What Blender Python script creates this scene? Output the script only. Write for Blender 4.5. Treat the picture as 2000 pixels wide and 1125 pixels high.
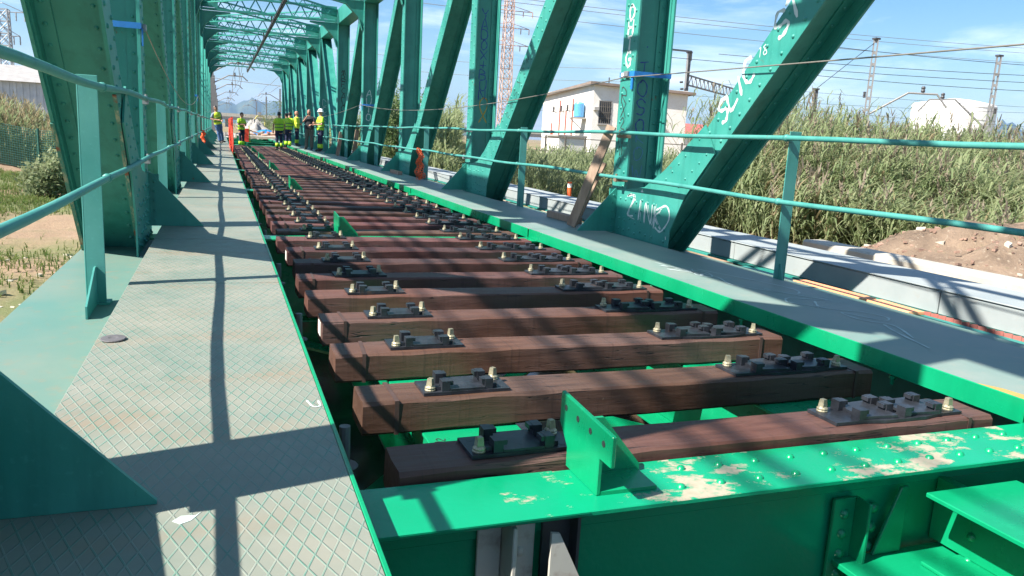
import bpy, bmesh, math, random
import numpy as np
from mathutils import Vector, Matrix
random.seed(7); rng = np.random.default_rng(7)
for o in list(bpy.data.objects): bpy.data.objects.remove(o)
scene = bpy.context.scene
COL = scene.collection
R_ = math.radians

# ------------------------------------------------------------------ camera
cam = bpy.data.cameras.new("camera"); cam_o = bpy.data.objects.new("camera", cam); COL.objects.link(cam_o)
cam.sensor_width = 36.0; cam.lens = 1536.44 / 2000 * 36.0; cam.clip_start = 0.05; cam.clip_end = 30000
M = Matrix(((0.93868473, 0.01419322, -0.34448445, 0.0),
            (-0.34056855, 0.19380126, -0.92002942, 0.0),
            (0.05370334, 0.98093814, 0.18675204, 1.0),
            (0, 0, 0, 1)))
cam_o.matrix_world = M
scene.camera = cam_o

# ------------------------------------------------------------------ sky and sun
SUN_EL = R_(45.7)
SUN_DIR = Vector((-0.976 * math.cos(SUN_EL), -0.215 * math.cos(SUN_EL), math.sin(SUN_EL)))   # towards the sun
world = bpy.data.worlds.new("World"); scene.world = world; world.use_nodes = True
wn = world.node_tree.nodes; wl = world.node_tree.links; wn.clear()
w_out = wn.new("ShaderNodeOutputWorld"); w_bg = wn.new("ShaderNodeBackground")
sky = wn.new("ShaderNodeTexSky"); sky.sky_type = 'NISHITA'; sky.sun_disc = False
sky.sun_elevation = SUN_EL
sky.sun_rotation = math.atan2(SUN_DIR.x, SUN_DIR.y)
sky.altitude = 20; sky.air_density = 1.0; sky.dust_density = 0.4; sky.ozone_density = 1.0
w_tc = wn.new("ShaderNodeTexCoord"); w_map = wn.new("ShaderNodeMapping")
w_map.inputs['Scale'].default_value = (1.3, 1.3, 7.0); w_map.inputs['Rotation'].default_value = (0.05, 0.08, 0.6)
w_no = wn.new("ShaderNodeTexNoise"); w_no.inputs['Scale'].default_value = 2.6; w_no.inputs['Detail'].default_value = 9; w_no.inputs['Roughness'].default_value = 0.62
w_no.inputs['Distortion'].default_value = 0.4
w_cr = wn.new("ShaderNodeValToRGB"); w_cr.color_ramp.elements[0].position = 0.49; w_cr.color_ramp.elements[1].position = 0.78
w_cr.color_ramp.elements[0].color = (0, 0, 0, 1); w_cr.color_ramp.elements[1].color = (0.65, 0.65, 0.65, 1)
w_mix = wn.new("ShaderNodeMixRGB"); w_mix.inputs['Color2'].default_value = (13.0, 13.5, 14.0, 1)
wl.new(w_tc.outputs['Generated'], w_map.inputs['Vector']); wl.new(w_map.outputs['Vector'], w_no.inputs['Vector'])
wl.new(w_no.outputs['Fac'], w_cr.inputs['Fac']); wl.new(w_cr.outputs['Color'], w_mix.inputs['Fac'])
w_hs = wn.new('ShaderNodeHueSaturation'); w_hs.inputs['Saturation'].default_value = 1.38
wl.new(sky.outputs['Color'], w_hs.inputs['Color']); wl.new(w_hs.outputs['Color'], w_mix.inputs['Color1']); wl.new(w_mix.outputs['Color'], w_bg.inputs['Color'])
w_bg.inputs['Strength'].default_value = 0.062
wl.new(w_bg.outputs['Background'], w_out.inputs['Surface'])
sun = bpy.data.lights.new("sun", 'SUN'); sun.energy = 5.0; sun.angle = R_(0.53); sun.color = (1.0, 0.955, 0.88)
sun_o = bpy.data.objects.new("sun", sun); COL.objects.link(sun_o)
sun_o.rotation_euler = SUN_DIR.to_track_quat('Z', 'Y').to_euler(); sun_o.location = (0, 0, 60)

scene.view_settings.view_transform = 'Standard'; scene.view_settings.look = 'None'
scene.view_settings.exposure = 1.38; scene.view_settings.gamma = 1.0
scene.view_settings.use_curve_mapping = False
scene.render.engine = 'CYCLES'
cy = scene.cycles
cy.use_denoising = True; cy.max_bounces = 6; cy.diffuse_bounces = 3; cy.glossy_bounces = 2; cy.transmission_bounces = 3
cy.volume_bounces = 0; cy.transparent_max_bounces = 6; cy.sample_clamp_indirect = 6
try: cy.denoising_prefilter = 'ACCURATE'
except Exception: pass

# ------------------------------------------------------------------ materials
MAT = {}
def nmat(name):
    m = bpy.data.materials.new(name); m.use_nodes = True
    nt = m.node_tree; b = nt.nodes['Principled BSDF']; MAT[name] = m
    return m, nt, b
def L(nt, a, b): nt.links.new(a, b)
def coords(nt, scale=(1, 1, 1), world=True):
    if world:
        g = nt.nodes.new("ShaderNodeNewGeometry"); out = g.outputs['Position']
    else:
        g = nt.nodes.new("ShaderNodeTexCoord"); out = g.outputs['Object']
    mp = nt.nodes.new("ShaderNodeMapping"); mp.inputs['Scale'].default_value = scale
    L(nt, out, mp.inputs['Vector']); return mp.outputs['Vector']
def noise(nt, vec, scale, detail=4, rough=0.55, dist=0.0):
    n = nt.nodes.new("ShaderNodeTexNoise"); n.inputs['Scale'].default_value = scale
    n.inputs['Detail'].default_value = detail; n.inputs['Roughness'].default_value = rough; n.inputs['Distortion'].default_value = dist
    L(nt, vec, n.inputs['Vector']); return n.outputs['Fac']
def ramp(nt, fac, *stops):
    r = nt.nodes.new("ShaderNodeValToRGB"); cr = r.color_ramp
    while len(cr.elements) < len(stops): cr.elements.new(0.5)
    for e, (p, c) in zip(cr.elements, stops):
        e.position = p; e.color = (c, c, c, 1) if isinstance(c, (int, float)) else (*c, 1)
    L(nt, fac, r.inputs['Fac']); return r.outputs['Color']
def mixc(nt, fac, a, b, mode='MIX'):
    m = nt.nodes.new("ShaderNodeMixRGB"); m.blend_type = mode
    for sock, v in ((m.inputs['Fac'], fac), (m.inputs['Color1'], a), (m.inputs['Color2'], b)):
        if isinstance(v, (int, float)): sock.default_value = v
        elif isinstance(v, tuple): sock.default_value = (*v, 1)
        else: L(nt, v, sock)
    return m.outputs['Color']
def bump(nt, b, h, strength=0.3, dist=0.01):
    n = nt.nodes.new("ShaderNodeBump"); n.inputs['Strength'].default_value = strength; n.inputs['Distance'].default_value = dist
    L(nt, h, n.inputs['Height']); L(nt, n.outputs['Normal'], b.inputs['Normal'])
def mathn(nt, op, a, b=None):
    m = nt.nodes.new("ShaderNodeMath"); m.operation = op
    for i, v in enumerate((a, b)):
        if v is None: continue
        if isinstance(v, (int, float)): m.inputs[i].default_value = v
        else: L(nt, v, m.inputs[i])
    return m.outputs[0]
def plain(name, c, rough=0.6, metal=0.0, var=0.12, scale=14, bmp=0.0):
    m, nt, b = nmat(name); v = coords(nt, world=False)
    n = noise(nt, v, scale, 5)
    lo = tuple(x * (1 - var) for x in c); hi = tuple(min(1, x * (1 + var)) for x in c)
    L(nt, ramp(nt, n, (0.3, lo), (0.7, hi)), b.inputs['Base Color'])
    b.inputs['Roughness'].default_value = rough; b.inputs['Metallic'].default_value = metal
    if bmp: bump(nt, b, n, bmp, 0.01)
    return m
def paint(name, c1, c2, rust=0.0, rough=0.45, streak=0.5, spec=0.5):
    m, nt, b = nmat(name)
    v = coords(nt); vs = coords(nt, (7, 7, 0.7))
    n1 = noise(nt, v, 2.3, 5); n2 = noise(nt, vs, 1.2, 6, 0.6)
    c = mixc(nt, ramp(nt, n1, (0.3, 0.0), (0.7, 1.0)), c1, c2)
    dk = tuple(x * 0.62 for x in c1)
    c = mixc(nt, mathn(nt, 'MULTIPLY', ramp(nt, n2, (0.5, 0.0), (0.75, 1.0)), streak), c, dk)
    n4 = noise(nt, v, 38, 3)
    c = mixc(nt, mathn(nt, 'MULTIPLY', ramp(nt, n4, (0.62, 0.0), (0.75, 1.0)), 0.25), c, tuple(min(1, x * 1.4 + 0.02) for x in c2))
    if rust > 0:
        n3 = noise(nt, v, 5.5, 8, 0.7)
        c = mixc(nt, ramp(nt, n3, (0.74 - rust * 0.2, 0.0), (0.80 - rust * 0.2, 0.9)), c, (0.16, 0.055, 0.025))
    if rust > 0:
        n5 = noise(nt, v, 13, 6, 0.72)
        c = mixc(nt, mathn(nt, 'MULTIPLY', ramp(nt, n5, (0.66, 0.0), (0.72, 0.7)), ramp(nt, n1, (0.45, 0.0), (0.6, 1.0))), c, (0.018, 0.07, 0.05))
    L(nt, c, b.inputs['Base Color'])
    L(nt, ramp(nt, n1, (0.2, rough - 0.08), (0.8, rough + 0.12)), b.inputs['Roughness'])
    b.inputs['Specular IOR Level'].default_value = spec
    bump(nt, b, noise(nt, v, 55, 4), 0.12, 0.004)
    return m

m, nt, b = nmat('peel')
v = coords(nt); n1 = noise(nt, coords(nt, (6, 2.2, 2.2)), 4, 7, 0.7); n2 = noise(nt, v, 6, 5)
c = mixc(nt, ramp(nt, n1, (0.42, 0.0), (0.50, 1.0)), (0.30, 0.30, 0.20), (0.06, 0.20, 0.15)); c = mixc(nt, ramp(nt, n2, (0.55, 0.0), (0.62, 1.0)), c, (0.22, 0.08, 0.04))
L(nt, c, b.inputs['Base Color']); b.inputs['Roughness'].default_value = 0.8; bump(nt, b, n1, 0.5, 0.006)
paint('teal', (0.022, 0.215, 0.175), (0.050, 0.285, 0.230), rust=0.42, rough=0.45, streak=0.65)
paint('teal_rail', (0.040, 0.225, 0.195), (0.075, 0.29, 0.25), rust=0.45, rough=0.5)
paint('fresh_green', (0.002, 0.240, 0.098), (0.004, 0.285, 0.125), rust=0.0, rough=0.26, streak=0.28, spec=0.55)
# near cross beam: fresh green with patches where the new paint has come off
m, nt, b = nmat('patchy_green')
v = coords(nt); g = nt.nodes.new("ShaderNodeNewGeometry"); sx = nt.nodes.new("ShaderNodeSeparateXYZ"); L(nt, g.outputs['Position'], sx.inputs[0])
pn = noise(nt, coords(nt, (1, 1.6, 1)), 6.0, 10, 0.70, 0.0); pb = noise(nt, v, 2.2, 2)
band = mathn(nt, 'MULTIPLY', mathn(nt, 'GREATER_THAN', sx.outputs['X'], 0.8), mathn(nt, 'LESS_THAN', sx.outputs['X'], 3.1))
sn = nt.nodes.new("ShaderNodeSeparateXYZ"); L(nt, g.outputs['Normal'], sn.inputs[0])
band = mathn(nt, 'MULTIPLY', band, mathn(nt, 'GREATER_THAN', sn.outputs['Z'], 0.6))
mask = mathn(nt, 'ADD', mathn(nt, 'MULTIPLY', pn, 0.75), mathn(nt, 'MULTIPLY', pb, 0.45))
mask = mathn(nt, 'MULTIPLY', ramp(nt, mask, (0.652, 0.0), (0.690, 1.0)), band)
mask = mathn(nt, 'MULTIPLY', mask, ramp(nt, noise(nt, v, 26, 5, 0.7), (0.30, 0.25), (0.48, 1.0)))
base = mixc(nt, ramp(nt, pb, (0.3, 0.0), (0.7, 1.0)), (0.002, 0.245, 0.108), (0.004, 0.295, 0.145))
L(nt, mixc(nt, mask, base, mixc(nt, noise(nt, v, 30, 4), (0.27, 0.235, 0.165), (0.44, 0.39, 0.30))), b.inputs['Base Color'])
L(nt, mathn(nt, 'ADD', mathn(nt, 'MULTIPLY', mask, 0.45), 0.25), b.inputs['Roughness'])
bump(nt, b, mathn(nt, 'SUBTRACT', noise(nt, v, 40, 3), mathn(nt, 'MULTIPLY', mask, 1.2)), 0.25, 0.004)

# chequered walkway plate: raised diamond ribs carrying what is left of the green paint
m, nt, b = nmat('chequer_plate')
g = nt.nodes.new("ShaderNodeNewGeometry"); sx = nt.nodes.new("ShaderNodeSeparateXYZ"); L(nt, g.outputs['Position'], sx.inputs[0])
def rib(a, bb):
    s = mathn(nt, 'ADD', mathn(nt, 'MULTIPLY', sx.outputs['X'], a), mathn(nt, 'MULTIPLY', sx.outputs['Y'], bb))
    f = mathn(nt, 'ABSOLUTE', mathn(nt, 'SUBTRACT', mathn(nt, 'FRACT', s), 0.5))
    return mathn(nt, 'SUBTRACT', 0.5, f)
r1, r2 = rib(23.0, 8.8), rib(23.0, -8.8)
dmin = mathn(nt, 'MINIMUM', r1, r2)
ribm = ramp(nt, dmin, (0.040, 1.0), (0.075, 0.0))
v = coords(nt)
n1 = noise(nt, v, 1.6, 6, 0.6); n2 = noise(nt, v, 9, 6, 0.65); n3 = noise(nt, coords(nt, (1.0, 2.2, 1)), 1.1, 4)
flat = mixc(nt, ramp(nt, n1, (0.35, 0.0), (0.65, 1.0)), (0.170, 0.203, 0.168), (0.258, 0.246, 0.198))
flat = mixc(nt, ramp(nt, n3, (0.52, 0.0), (0.70, 0.85)), flat, (0.25, 0.185, 0.125))
flat = mixc(nt, mathn(nt, 'MULTIPLY', n2, 0.45), flat, (0.215, 0.225, 0.19))
ribc = mixc(nt, ramp(nt, n2, (0.38, 0.0), (0.62, 1.0)), (0.05, 0.22, 0.165), (0.235, 0.265, 0.225))
c = mixc(nt, mathn(nt, 'MULTIPLY', ribm, 0.65), flat, ribc)
spots = noise(nt, v, 14, 7, 0.7)
c = mixc(nt, ramp(nt, spots, (0.71, 0.0), (0.735, 0.85)), c, (0.58, 0.55, 0.50))
L(nt, c, b.inputs['Base Color']); L(nt, ramp(nt, n2, (0.3, 0.36), (0.7, 0.58)), b.inputs['Roughness'])
bump(nt, b, mathn(nt, 'ADD', ribm, mathn(nt, 'MULTIPLY', n2, 0.25)), 0.55, 0.004)

def worn(name, ca, cb, cc):
    m, nt, b = nmat(name); v = coords(nt)
    n1 = noise(nt, v, 1.4, 6, 0.6); n2 = noise(nt, v, 12, 6, 0.65)
    c = mixc(nt, ramp(nt, n1, (0.35, 0.0), (0.65, 1.0)), ca, cb)
    c = mixc(nt, ramp(nt, n2, (0.55, 0.0), (0.75, 0.6)), c, cc)
    L(nt, c, b.inputs['Base Color']); b.inputs['Roughness'].default_value = 0.55
    bump(nt, b, n2, 0.15, 0.004)
worn('deck_grey', (0.150, 0.235, 0.208), (0.225, 0.268, 0.235), (0.29, 0.27, 0.22))
worn('chord_plate', (0.095, 0.200, 0.165), (0.150, 0.215, 0.170), (0.24, 0.185, 0.12))
worn('duct_steel', (0.275, 0.310, 0.310), (0.35, 0.37, 0.36), (0.30, 0.285, 0.25))
worn('concrete', (0.42, 0.38, 0.31), (0.52, 0.48, 0.40), (0.33, 0.29, 0.23))
worn('concrete_grey', (0.30, 0.28, 0.26), (0.38, 0.36, 0.33), (0.24, 0.22, 0.20))
worn('primer', (0.42, 0.40, 0.35), (0.55, 0.52, 0.45), (0.20, 0.09, 0.05))
worn('rust_red', (0.36, 0.115, 0.09), (0.42, 0.16, 0.13), (0.26, 0.09, 0.06))
worn('orange_board', (0.75, 0.28, 0.13), (0.85, 0.40, 0.20), (0.60, 0.25, 0.12))
worn('white_wall', (0.72, 0.67, 0.60), (0.80, 0.76, 0.70), (0.55, 0.42, 0.33))
worn('tank_white', (0.78, 0.76, 0.72), (0.80, 0.78, 0.75), (0.70, 0.66, 0.60))
worn('roof_tile', (0.20, 0.15, 0.12), (0.28, 0.21, 0.17), (0.14, 0.10, 0.08))
worn('red_roof', (0.40, 0.10, 0.09), (0.46, 0.14, 0.12), (0.34, 0.09, 0.08))
worn('shed_grey', (0.40, 0.43, 0.47), (0.50, 0.53, 0.56), (0.34, 0.35, 0.36))

# creosoted sleeper timber
m, nt, b = nmat('sleeper_wood')
v = coords(nt, (0.8, 8, 8)); vv = coords(nt, (60, 1.5, 2.0)); v1 = coords(nt)
oi = nt.nodes.new("ShaderNodeObjectInfo")
n1 = noise(nt, v, 4.0, 7, 0.65, 0.5); n2 = noise(nt, v1, 1.3, 3); n3 = noise(nt, vv, 1.0, 3)
c = ramp(nt, n1, (0.28, (0.062, 0.023, 0.016)), (0.5, (0.086, 0.033, 0.023)), (0.75, (0.112, 0.048, 0.036)))
c = mixc(nt, ramp(nt, n2, (0.4, 0.0), (0.7, 0.55)), c, (0.115, 0.070, 0.066))
hs = nt.nodes.new("ShaderNodeHueSaturation"); L(nt, c, hs.inputs['Color'])
L(nt, mathn(nt, 'ADD', mathn(nt, 'MULTIPLY', oi.outputs['Random'], 0.75), 0.60), hs.inputs['Value'])
L(nt, mathn(nt, 'ADD', mathn(nt, 'MULTIPLY', mathn(nt, 'FRACT', mathn(nt, 'MULTIPLY', oi.outputs['Random'], 7.3)), 0.035), 0.485), hs.inputs['Hue'])
sp = noise(nt, v1, 22, 5, 0.7)
c = mixc(nt, ramp(nt, sp, (0.72, 0.0), (0.76, 0.7)), hs.outputs['Color'], (0.42, 0.30, 0.21))
c = mixc(nt, mathn(nt, 'MULTIPLY', ramp(nt, n3, (0.60, 0.0), (0.68, 1.0)), 0.35), c, (0.035, 0.018, 0.014))
ck = noise(nt, coords(nt, (0.55, 13, 15)), 1.5, 3, 0.5, 0.25)
ckm = ramp(nt, mathn(nt, 'ABSOLUTE', mathn(nt, 'SUBTRACT', ck, 0.5)), (0.003, 1.0), (0.008, 0.0))
ckm = mathn(nt, 'MULTIPLY', ckm, ramp(nt, n2, (0.45, 0.0), (0.55, 1.0)))
c = mixc(nt, ckm, c, (0.010, 0.006, 0.005))
L(nt, c, b.inputs['Base Color']); L(nt, ramp(nt, n1, (0.3, 0.45), (0.7, 0.72)), b.inputs['Roughness'])
bump(nt, b, mathn(nt, 'SUBTRACT', mathn(nt, 'ADD', n1, mathn(nt, 'MULTIPLY', n3, 0.4)), mathn(nt, 'MULTIPLY', ckm, 2.5)), 0.4, 0.006)

m, nt, b = nmat('board_wood')
n1 = noise(nt, coords(nt, (6, 6, 0.8)), 3, 6, 0.6)
L(nt, ramp(nt, n1, (0.3, (0.19, 0.12, 0.08)), (0.7, (0.38, 0.26, 0.18))), b.inputs['Base Color']); b.inputs['Roughness'].default_value = 0.7
bump(nt, b, n1, 0.3, 0.005)

m, nt, b = nmat('tar_black')
v = coords(nt); n1 = noise(nt, v, 16, 6, 0.65)
oi2 = nt.nodes.new('ShaderNodeObjectInfo')
c = ramp(nt, n1, (0.35, (0.016, 0.018, 0.022)), (0.66, (0.036, 0.040, 0.050)), (0.92, (0.12, 0.10, 0.085)))
rs = ramp(nt, mathn(nt, 'ADD', mathn(nt, 'MULTIPLY', noise(nt, v, 9, 5, 0.7), 0.8), mathn(nt, 'MULTIPLY', oi2.outputs['Random'], 0.28)), (0.72, 0.0), (0.84, 0.7))
c = mixc(nt, rs, c, (0.11, 0.062, 0.038))
L(nt, c, b.inputs['Base Color']); L(nt, mathn(nt, 'ADD', mathn(nt, 'MULTIPLY', rs, 0.35), 0.40), b.inputs['Roughness']); b.inputs['Metallic'].default_value = 0.2
bump(nt, b, n1, 0.35, 0.004)
plain('zinc', (0.40, 0.36, 0.24), 0.5, 0.6, 0.3, 30)
plain('strap_metal', (0.10, 0.06, 0.05), 0.6, 0.4)
plain('white_tag', (0.75, 0.73, 0.66), 0.6)
plain('dark_steel', (0.07, 0.07, 0.075), 0.55, 0.3)
plain('black_cable', (0.02, 0.02, 0.022), 0.6)
plain('galv', (0.30, 0.30, 0.30), 0.5, 0.5)
plain('mast_grey', (0.20, 0.195, 0.19), 0.6, 0.2)
plain('pylon_paint', (0.42, 0.27, 0.20), 0.7, 0.1, 0.35, 2)
plain('strap_blue', (0.010, 0.16, 0.45), 0.6)
plain('wire_steel', (0.30, 0.27, 0.23), 0.5, 0.6)
plain('net_red', (0.75, 0.055, 0.025), 0.6)
plain('net_orange', (0.80, 0.13, 0.03), 0.6)
plain('fence_green', (0.015, 0.10, 0.075), 0.6)
plain('window_dark', (0.03, 0.032, 0.036), 0.25)
plain('iron_bar', (0.14, 0.12, 0.10), 0.6)
plain('tank_blue', (0.10, 0.33, 0.62), 0.45)
plain('white_strap', (0.7, 0.7, 0.7), 0.6)
plain('graffiti_white', (0.52, 0.60, 0.57), 0.6)
plain('graffiti_black', (0.03, 0.035, 0.035), 0.6)
plain('graffiti_blue', (0.012, 0.055, 0.26), 0.5)
plain('graffiti_pale', (0.06, 0.22, 0.42), 0.5)
plain('graffiti_yellow', (0.42, 0.27, 0.03), 0.5)
plain('graffiti_chalk', (0.42, 0.52, 0.50), 0.7)
plain('hivis', (0.40, 0.66, 0.02), 0.6, 0, 0.08)
plain('hivis_yellow', (0.58, 0.72, 0.04), 0.6, 0, 0.08)
plain('reflective', (0.10, 0.22, 0.06), 0.5)
plain('navy', (0.012, 0.017, 0.05), 0.8)
plain('jeans', (0.065, 0.13, 0.28), 0.8, 0, 0.3)
plain('khaki_grey', (0.105, 0.105, 0.085), 0.8)
plain('black_cloth', (0.02, 0.022, 0.025), 0.8)
plain('grey_shirt', (0.20, 0.25, 0.31), 0.8)
plain('skin', (0.42, 0.21, 0.14), 0.55, 0, 0.08)
plain('hair_dark', (0.015, 0.012, 0.011), 0.6)
plain('hair_grey', (0.18, 0.14, 0.12), 0.6)
plain('boot', (0.03, 0.022, 0.018), 0.6)
plain('helmet', (0.82, 0.82, 0.82), 0.35)
plain('disc_grey', (0.10, 0.095, 0.10), 0.7)
plain('blue_tarp', (0.015, 0.20, 0.50), 0.5)
plain('yellow_machine', (0.60, 0.50, 0.12), 0.5)
plain('stain_ochre', (0.42, 0.27, 0.08), 0.7)
plain('gravel', (0.32, 0.30, 0.27), 0.9, 0, 0.3, 8, 0.6)
plain('stone_pale', (0.45, 0.40, 0.32), 0.9, 0, 0.3, 5, 0.4)
plain('rubble', (0.27, 0.17, 0.125), 0.9, 0, 0.5, 6, 0.6)
m, nt, b = nmat('gap_shade_dark'); b.inputs['Base Color'].default_value = (0.012, 0.020, 0.014, 1); b.inputs['Roughness'].default_value = 0.12  # near-black colour standing in for the shade below the deck
bump(nt, b, noise(nt, coords(nt), 3.0, 4), 0.15, 0.02)
plain('hill', (0.07, 0.09, 0.055), 0.95, 0, 0.4, 0.004)
plain('bark', (0.20, 0.14, 0.09), 0.9, 0, 0.3, 8, 0.5)

def leafmat(name, ca, cb, cc):
    m, nt, b = nmat(name)
    n1 = noise(nt, coords(nt), 0.9, 4); n2 = noise(nt, coords(nt), 6.0, 3)
    c = mixc(nt, ramp(nt, n1, (0.35, 0.0), (0.65, 1.0)), ca, cb)
    c = mixc(nt, ramp(nt, n2, (0.45, 0.0), (0.7, 0.8)), c, cc)
    L(nt, c, b.inputs['Base Color']); b.inputs['Roughness'].default_value = 0.6
    b.inputs['Specular IOR Level'].default_value = 0.25
    tr = nt.nodes.new("ShaderNodeBsdfTranslucent"); L(nt, c, tr.inputs['Color'])
    ms = nt.nodes.new("ShaderNodeMixShader"); ms.inputs[0].default_value = 0.48
    L(nt, b.outputs[0], ms.inputs[1]); L(nt, tr.outputs[0], ms.inputs[2])
    L(nt, ms.outputs[0], nt.nodes['Material Output'].inputs['Surface'])
leafmat('reed_leaf', (0.190, 0.255, 0.110), (0.27, 0.315, 0.155), (0.38, 0.38, 0.22))
leafmat('reed_dry', (0.30, 0.23, 0.135), (0.38, 0.30, 0.18), (0.20, 0.20, 0.09))
leafmat('reed_plume', (0.29, 0.235, 0.17), (0.37, 0.31, 0.23), (0.24, 0.18, 0.125))
leafmat('bush_leaf', (0.085, 0.160, 0.045), (0.15, 0.215, 0.07), (0.21, 0.245, 0.10))
leafmat('pale_leaf', (0.17, 0.22, 0.10), (0.25, 0.29, 0.15), (0.33, 0.34, 0.20))
leafmat('grass', (0.075, 0.14, 0.028), (0.13, 0.18, 0.045), (0.22, 0.20, 0.08))

# ground: bare ochre earth with grass patches and scattered pale stones
m, nt, b = nmat('earth')
v = coords(nt); n1 = noise(nt, v, 0.16, 6, 0.6); n2 = noise(nt, v, 1.7, 8, 0.65); n3 = noise(nt, v, 11, 6, 0.7); n4 = noise(nt, v, 0.05, 3)
c = mixc(nt, n2, (0.20, 0.125, 0.075), (0.36, 0.245, 0.155))
c = mixc(nt, ramp(nt, n1, (0.44, 0.0), (0.58, 0.85)), c, mixc(nt, n3, (0.070, 0.105, 0.025), (0.15, 0.165, 0.055)))
c = mixc(nt, ramp(nt, n3, (0.66, 0.0), (0.72, 0.8)), c, (0.48, 0.42, 0.34))
L(nt, c, b.inputs['Base Color']); b.inputs['Roughness'].default_value = 0.95
bump(nt, b, mathn(nt, 'ADD', n2, mathn(nt, 'MULTIPLY', n3, 0.5)), 0.7, 0.08)
m, nt, b = nmat('mound_earth')
v = coords(nt); n2 = noise(nt, v, 2.5, 8, 0.65); n3 = noise(nt, v, 13, 6, 0.7)
c = mixc(nt, ramp(nt, n2, (0.3, 0.0), (0.7, 1.0)), (0.13, 0.090, 0.060), (0.29, 0.205, 0.14)); c = mixc(nt, ramp(nt, n3, (0.58, 0.0), (0.66, 0.8)), c, (0.38, 0.31, 0.23)); c = mixc(nt, ramp(nt, noise(nt, v, 5, 5, 0.7), (0.60, 0.0), (0.70, 0.5)), c, (0.10, 0.10, 0.045))
L(nt, c, b.inputs['Base Color']); b.inputs['Roughness'].default_value = 0.95; bump(nt, b, mathn(nt, 'ADD', n2, n3), 0.8, 0.06)

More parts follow.
